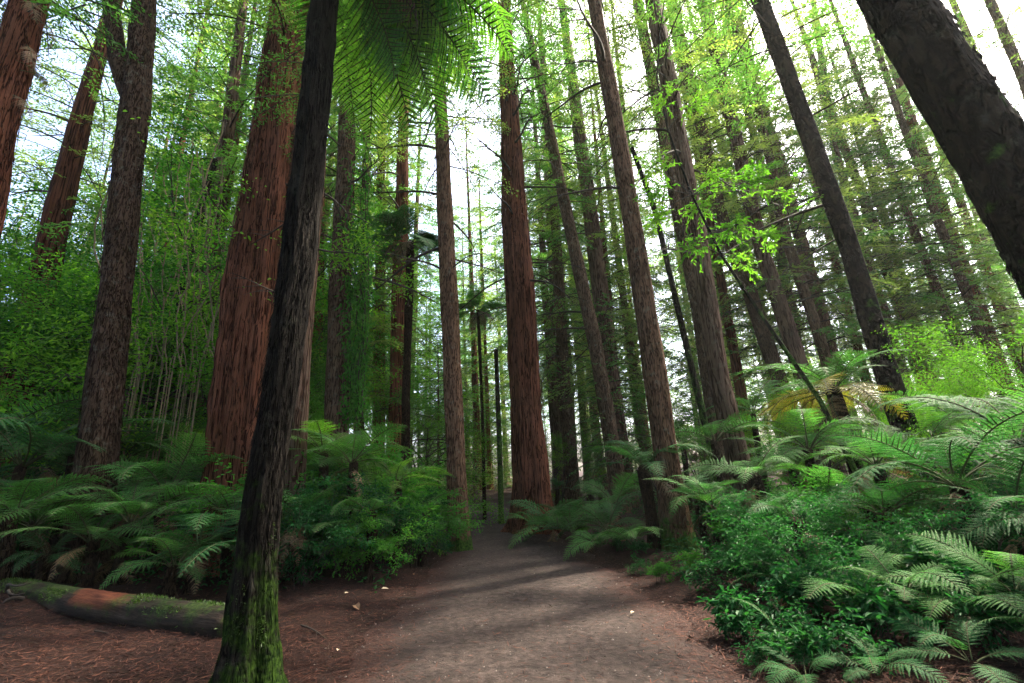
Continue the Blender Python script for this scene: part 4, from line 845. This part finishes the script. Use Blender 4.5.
# ------------------------------------------------------------------ fallen log
def log():
    a = gp(-90, 612); b = gp(235, 652); a[2] = g1(a[0], a[1])+.15; b[2] = g1(b[0], b[1])+.12
    L_ = np.linalg.norm(b-a); n = 60; sides = 40; s_ = np.linspace(0, 1, n); mid = (a+b)/2
    pa = at(118, 605, np.interp(118, [-90, 235], [a[1], b[1]]))
    t0 = (118+90)/325.0
    V = []
    for i, u in enumerate(s_):
        r = .185-.03*u
        for j in range(sides):
            t = j*2*math.pi/sides; rr = r*(1+.13*mnoise.noise(Vector((u*9, math.cos(t)*1.5, math.sin(t)*1.5)))+.08*mnoise.noise(Vector((u*40, math.cos(t)*5, math.sin(t)*5))))
            V.append(((u-t0)*L_, math.cos(t)*rr+.05*math.sin(u*5), math.sin(t)*rr))
    i = np.arange(n-1)[:, None]*sides; j = np.arange(sides)[None]; j2 = (j+1) % sides
    q = np.stack([i+j, i+j2, i+sides+j2, i+sides+j], -1).reshape(-1, 4)
    V += [((0-t0)*L_, 0, 0), ((1-t0)*L_, 0, 0)]; k = n*sides
    t = [(jj, (jj+1) % sides, k) for jj in range(sides)]+[((n-1)*sides+jj, (n-1)*sides+(jj+1) % sides, k+1) for jj in range(sides)]
    o = thing('fallen_log', 'mossy fallen log with a bare rust-red patch, lying across the left foreground', 'log', a+(b-a)*t0, None)
    d = Vector(b-a).normalized(); o.rotation_mode = 'QUATERNION'; o.rotation_quaternion = Vector((1, 0, 0)).rotation_difference(d)
    mb = MB(); mb.add(V, q, t, 0, True); obj('bark', mb.mesh('bark', [M['log']]), o)
    rg = np.random.default_rng(3); n = 9000; X = rg.uniform(-t0*L_, (1-t0)*L_, n); th = rg.normal(1.35, .75, n)
    keep = np.array([mnoise.noise(Vector((x*1.3, math.cos(t_)*1.2, math.sin(t_)*1.2+3))) for x, t_ in zip(X, th)]) > .08
    keep &= ~((X > -.35) & (X < 1.0) & (th > .4)); X = X[keep]; th = th[keep]; n = len(X); u = X/L_+t0
    O = np.stack([0*th, np.cos(th), np.sin(th)], 1); P = O*(.184-.03*u)[:, None]; P[:, 0] = X; P[:, 1] += .05*np.sin(u*5)
    mb = MB(); mb.blades(P, O*.6+rg.normal(0, .5, (n, 3)), np.array([1., 0, 0])+rg.normal(0, .6, (n, 3)), rg.uniform(.016, .05, n), .011)
    obj('moss', mb.mesh('moss', [M['moss']]), o)
    for x0, y0, dx, h in [(-1.35, -.19, .55, .16), (-1.05, -.2, -.1, -.1), (-1.7, -.1, .8, .26)]:
        mb = MB(); s2 = np.linspace(0, 1, 9); c = np.stack([x0+dx*s2, y0-.18*np.sin(s2*2.4), .05+h*s2+.06*np.sin(s2*5)], 1); mb.tube(c, .022*(1-s2)+.006, 6); obj('broken_branch', mb.mesh('broken_branch', [M['twig']]), o)
log()

# ------------------------------------------------------------------ ground, path
xs = np.unique(np.r_[np.arange(-12, 12.01, .16), np.linspace(12, 30, 40), np.linspace(-30, -12, 40), np.linspace(30, 150, 30), np.linspace(-150, -30, 30)])
ys = np.unique(np.r_[np.arange(-2, 20.01, .16), np.linspace(20, 45, 60), np.linspace(45, 150, 30), np.linspace(-60, -2, 16)])
X, Y = np.meshgrid(xs, ys); Z = gz(X, Y)-.02*(path_dist(X, Y) < .25)
V = np.stack([X, Y, Z], -1).reshape(-1, 3); nx = len(xs)
i = np.arange(len(ys)-1)[:, None]*nx; j = np.arange(nx-1)[None]
mb = MB(); mb.add(V, np.stack([i+j, i+j+1, i+nx+j+1, i+nx+j], -1).reshape(-1, 4), None, 0, True)
kind(obj('ground', mb.mesh('ground', [M['floor']])), 'structure')
ysp = np.r_[np.arange(-2, 12, .12), np.arange(12, YEND+1.5, .25)]; nw = 40
l, r = path_edges(ysp); rg = np.random.default_rng(2)
jl = np.convolve(rg.normal(0, .16, len(ysp)), np.ones(5)/5, 'same'); jr = np.convolve(rg.normal(0, .16, len(ysp)), np.ones(5)/5, 'same')
l = l-.05+jl; r = r+.05+jr
u = np.linspace(0, 1, nw)[None]; X = l[:, None]*(1-u)+r[:, None]*u; Y = np.broadcast_to(ysp[:, None], X.shape)
Z = gz(X, Y)+.006-.02*(np.abs(u-.5)*2)**6
edge = (np.abs(u-.5)*2)**2.2+0*X
i = np.arange(len(ysp)-1)[:, None]*nw; j = np.arange(nw-1)[None]
mb = MB(); mb.add(np.stack([X, Y, Z], -1).reshape(-1, 3), np.stack([i+j, i+j+1, i+nw+j+1, i+nw+j], -1).reshape(-1, 4), None, 0, True)
me = mb.mesh('path', [M['path']]); at2 = me.attributes.new('edge', 'FLOAT', 'POINT'); at2.data.foreach_set('value', edge.ravel().astype(np.float32))
kind(obj('path', me), 'structure')

# needle litter, small twigs and low cover
rg = np.random.default_rng(12); mb = MB()
n = 150000; y = 3.0+rg.uniform(0, 1, n)**1.6*15; x = rg.uniform(-1.15, 1.15, n)*np.maximum(y, 3.5); d = path_dist(x, y)
dens = np.where(d > .15, 1.0, np.where(d > -.6, .30+(d+.6)*.85, .11)); k = rg.uniform(0, 1, n) < dens
x, y = x[k], y[k]; n = len(x); z = gz(x, y)+rg.uniform(.008, .035, n)
a = rg.uniform(0, 6.28, n); D = np.stack([np.cos(a), np.sin(a), rg.normal(0, .16, n)], 1)
mb.blades(np.stack([x, y, z], 1), D, np.array([0, 0, 1.])+rg.normal(0, .3, (n, 3)), rg.uniform(.02, .14, n), rg.uniform(.002, .010, n))
kind_n = n
kind(obj('needle_litter', mb.mesh('needle_litter', [M['litter']])), 'stuff')['label'] = 'red-brown needle litter strewn beside the path'
mb = MB(); n = 5200; y = 3.2+rg.uniform(0, 1, n)**1.6*12; l_, r_ = path_edges(y); x = l_-.4+(r_-l_+.8)*rg.uniform(0, 1, n); sz = .004+.013*rg.uniform(0, 1, n)**4
ang = rg.uniform(0, 6.28, n)[:, None]+np.arange(4)[None]*math.pi/2; rad = sz[:, None]*rg.uniform(.6, 1.2, (n, 4)); z0 = gz(x, y)+.004
ring = np.stack([x[:, None]+np.cos(ang)*rad, y[:, None]+np.sin(ang)*rad, np.broadcast_to(z0[:, None], (n, 4))], -1); apex = np.stack([x, y, z0+sz*rg.uniform(.5, .9, n)], -1)[:, None]
b_ = np.arange(n)[:, None]*5
mb.add(np.concatenate([ring, apex], 1).reshape(-1, 3), None, np.concatenate([b_+np.array([[k, (k+1) % 4, 4]]) for k in range(4)]), 0)
kind(obj('path_grit', mb.mesh('path_grit', [M['grit']])), 'stuff')['label'] = 'loose grit and crumbs of earth on the path'
lm = MB(); n = 60000; y = 4.5+rg.uniform(0, 1, n)**1.3*24; x = rg.uniform(-1.2, 1.2, n)*y; d = path_dist(x, y)
nz = np.sin(1.7*x+.5*y)+np.sin(1.1*y-.8*x+2)+.6*np.sin(4*x+3*y)
k = (d > .55) & (nz > -.1) & ~((x < -1) & (y < 7.2+.12*x*0)); x, y = x[k], y[k]; n = len(x)
z = gz(x, y)+rg.uniform(.02, .32, n)*np.clip((path_dist(x, y)-.4), .2, 1.2)
a = rg.uniform(0, 6.28, n); D = np.stack([np.cos(a), np.sin(a), rg.normal(-.1, .4, n)], 1)
lm.leaves(np.stack([x, y, z], 1), D, np.array([0, 0, 1.])+rg.normal(0, .4, (n, 3)), rg.uniform(.04, .11, n), rg.uniform(.018, .045, n))
kind(obj('undergrowth', lm.mesh('undergrowth', [M['broaddark']])), 'stuff')['label'] = 'low dark undergrowth leaves under the ferns'

# single pale fallen leaves
for px, py, s, mk, lb in [(337, 656, .07, 'pale', 'pale fallen leaf lying near the foot of the mossy leaning trunk'), (381, 594, .11, 'pale', 'long pale leaf lying on needle litter below the shrubs'),
                          (344, 604, .07, 'pale', 'small cream leaf lying left of the long pale leaf'), (631, 616, .07, 'pale', 'single cream leaf lying on the right side of the path'),
                          (373, 556, .22, 'tan', 'curled tan leaf caught low in the shrubs'), (414, 577, .09, 'tan', 'small tan leaf at the left path edge'), (630, 549, .2, 'tan', 'tan curled frond scrap at the foot of the short tree fern'),
                          (355, 612, .2, 'tan', 'long dry tan leaf lying on the litter below the shrubs')]:
    p = gp(px, py); mb = MB()
    mb.leaves(np.zeros((1, 3)), np.array([[1., .0, .15]]), np.array([[0.1, -.3, 1.]]), s, s*.5, 0, .2, .25)
    o = obj('fallen_leaf', mb.mesh('fallen_leaf', [M[mk]]), None, (p[0], p[1], g1(p[0], p[1])+.035), (0, 0, R(0, 6.28))); tag(o, lb, 'leaf', 'loose fallen leaves')

for px, py, L_, az, lb in [(398, 601, .55, .5, 'dark crooked stick lying at the left edge of the path'), (640, 588, .45, 2.6, 'short dark stick on the right edge of the path'), (690, 640, .5, 1.1, 'dark stick in the litter right of the path, nearest the ferns'),
                           (300, 640, .6, -.3, 'dark stick in the litter beside the mossy leaning trunk'), (90, 655, .5, .2, 'dark stick lying in front of the fallen log')]:
    p = gp(px, py); o = obj('fallen_stick', DB[rnd.randrange(5)], None, (p[0], p[1], g1(p[0], p[1])+.05*L_+.012), (0, .12, az), L_); tag(o, lb, 'stick', 'loose fallen sticks')

finish_labels()

# ------------------------------------------------------------------ light, sky, haze
w = bpy.data.worlds.new('World'); S.world = w; w.use_nodes = True; nt = w.node_tree; nt.nodes.clear()
sk = nt.nodes.new('ShaderNodeTexSky'); sk.sky_type = 'NISHITA'; sk.sun_disc = False; sk.sun_elevation = SUN_EL; sk.sun_rotation = SUN_AZ
sk.air_density = 0.7; sk.dust_density = 5.0; sk.ozone_density = 1.0
bgn = nt.nodes.new('ShaderNodeBackground'); bgn.inputs[1].default_value = 0.15
wo = nt.nodes.new('ShaderNodeOutputWorld'); nt.links.new(sk.outputs[0], bgn.inputs[0]); nt.links.new(bgn.outputs[0], wo.inputs[0])
ld = bpy.data.lights.new('sun', 'SUN'); ld.energy = 4.0; ld.angle = math.radians(2.2); ld.color = (1, .90, .74)
so = bpy.data.objects.new('sun', ld); COL.objects.link(so)
sd = Vector((math.sin(SUN_AZ)*math.cos(SUN_EL), math.cos(SUN_AZ)*math.cos(SUN_EL), math.sin(SUN_EL)))
so.rotation_mode = 'QUATERNION'; so.rotation_quaternion = Vector((0, 0, 1)).rotation_difference(sd); so.location = (0, 0, 60)

HAZE = 0.00035
if HAZE > 0:
    mt, nt, out = mat('forest_haze')
    pv = N(nt, 'ShaderNodeVolumePrincipled'); pv.inputs['Color'].default_value = (.97, .96, .89, 1); pv.inputs['Density'].default_value = HAZE; pv.inputs['Anisotropy'].default_value = .35
    nt.links.new(pv.outputs[0], out.inputs['Volume'])
    mb = MB(); a, b, z0, z1 = -160, 160, -1.6, 62
    v8 = [(x, y, z) for z in (z0, z1) for y in (a, b) for x in (a, b)]
    mb.add(v8, [(0, 2, 3, 1), (4, 5, 7, 6), (0, 1, 5, 4), (2, 6, 7, 3), (0, 4, 6, 2), (1, 3, 7, 5)])
    kind(obj('haze', mb.mesh('haze', [mt])), 'stuff')['label'] = 'pale haze between the far trees'

S.view_settings.view_transform = 'Standard'; S.view_settings.look = 'None'; S.view_settings.exposure = 2.95; S.view_settings.gamma = 1; S.view_settings.use_curve_mapping = False
S.render.engine = 'CYCLES'
cy = S.cycles; cy.use_denoising = True; cy.max_bounces = 6; cy.diffuse_bounces = 4; cy.glossy_bounces = 2; cy.transmission_bounces = 3; cy.volume_bounces = 1; cy.transparent_max_bounces = 4
cy.use_adaptive_sampling = True; cy.adaptive_threshold = 0.01; cy.denoising_prefilter = 'ACCURATE'; cy.caustics_reflective = False; cy.caustics_refractive = False; cy.sample_clamp_indirect = 6
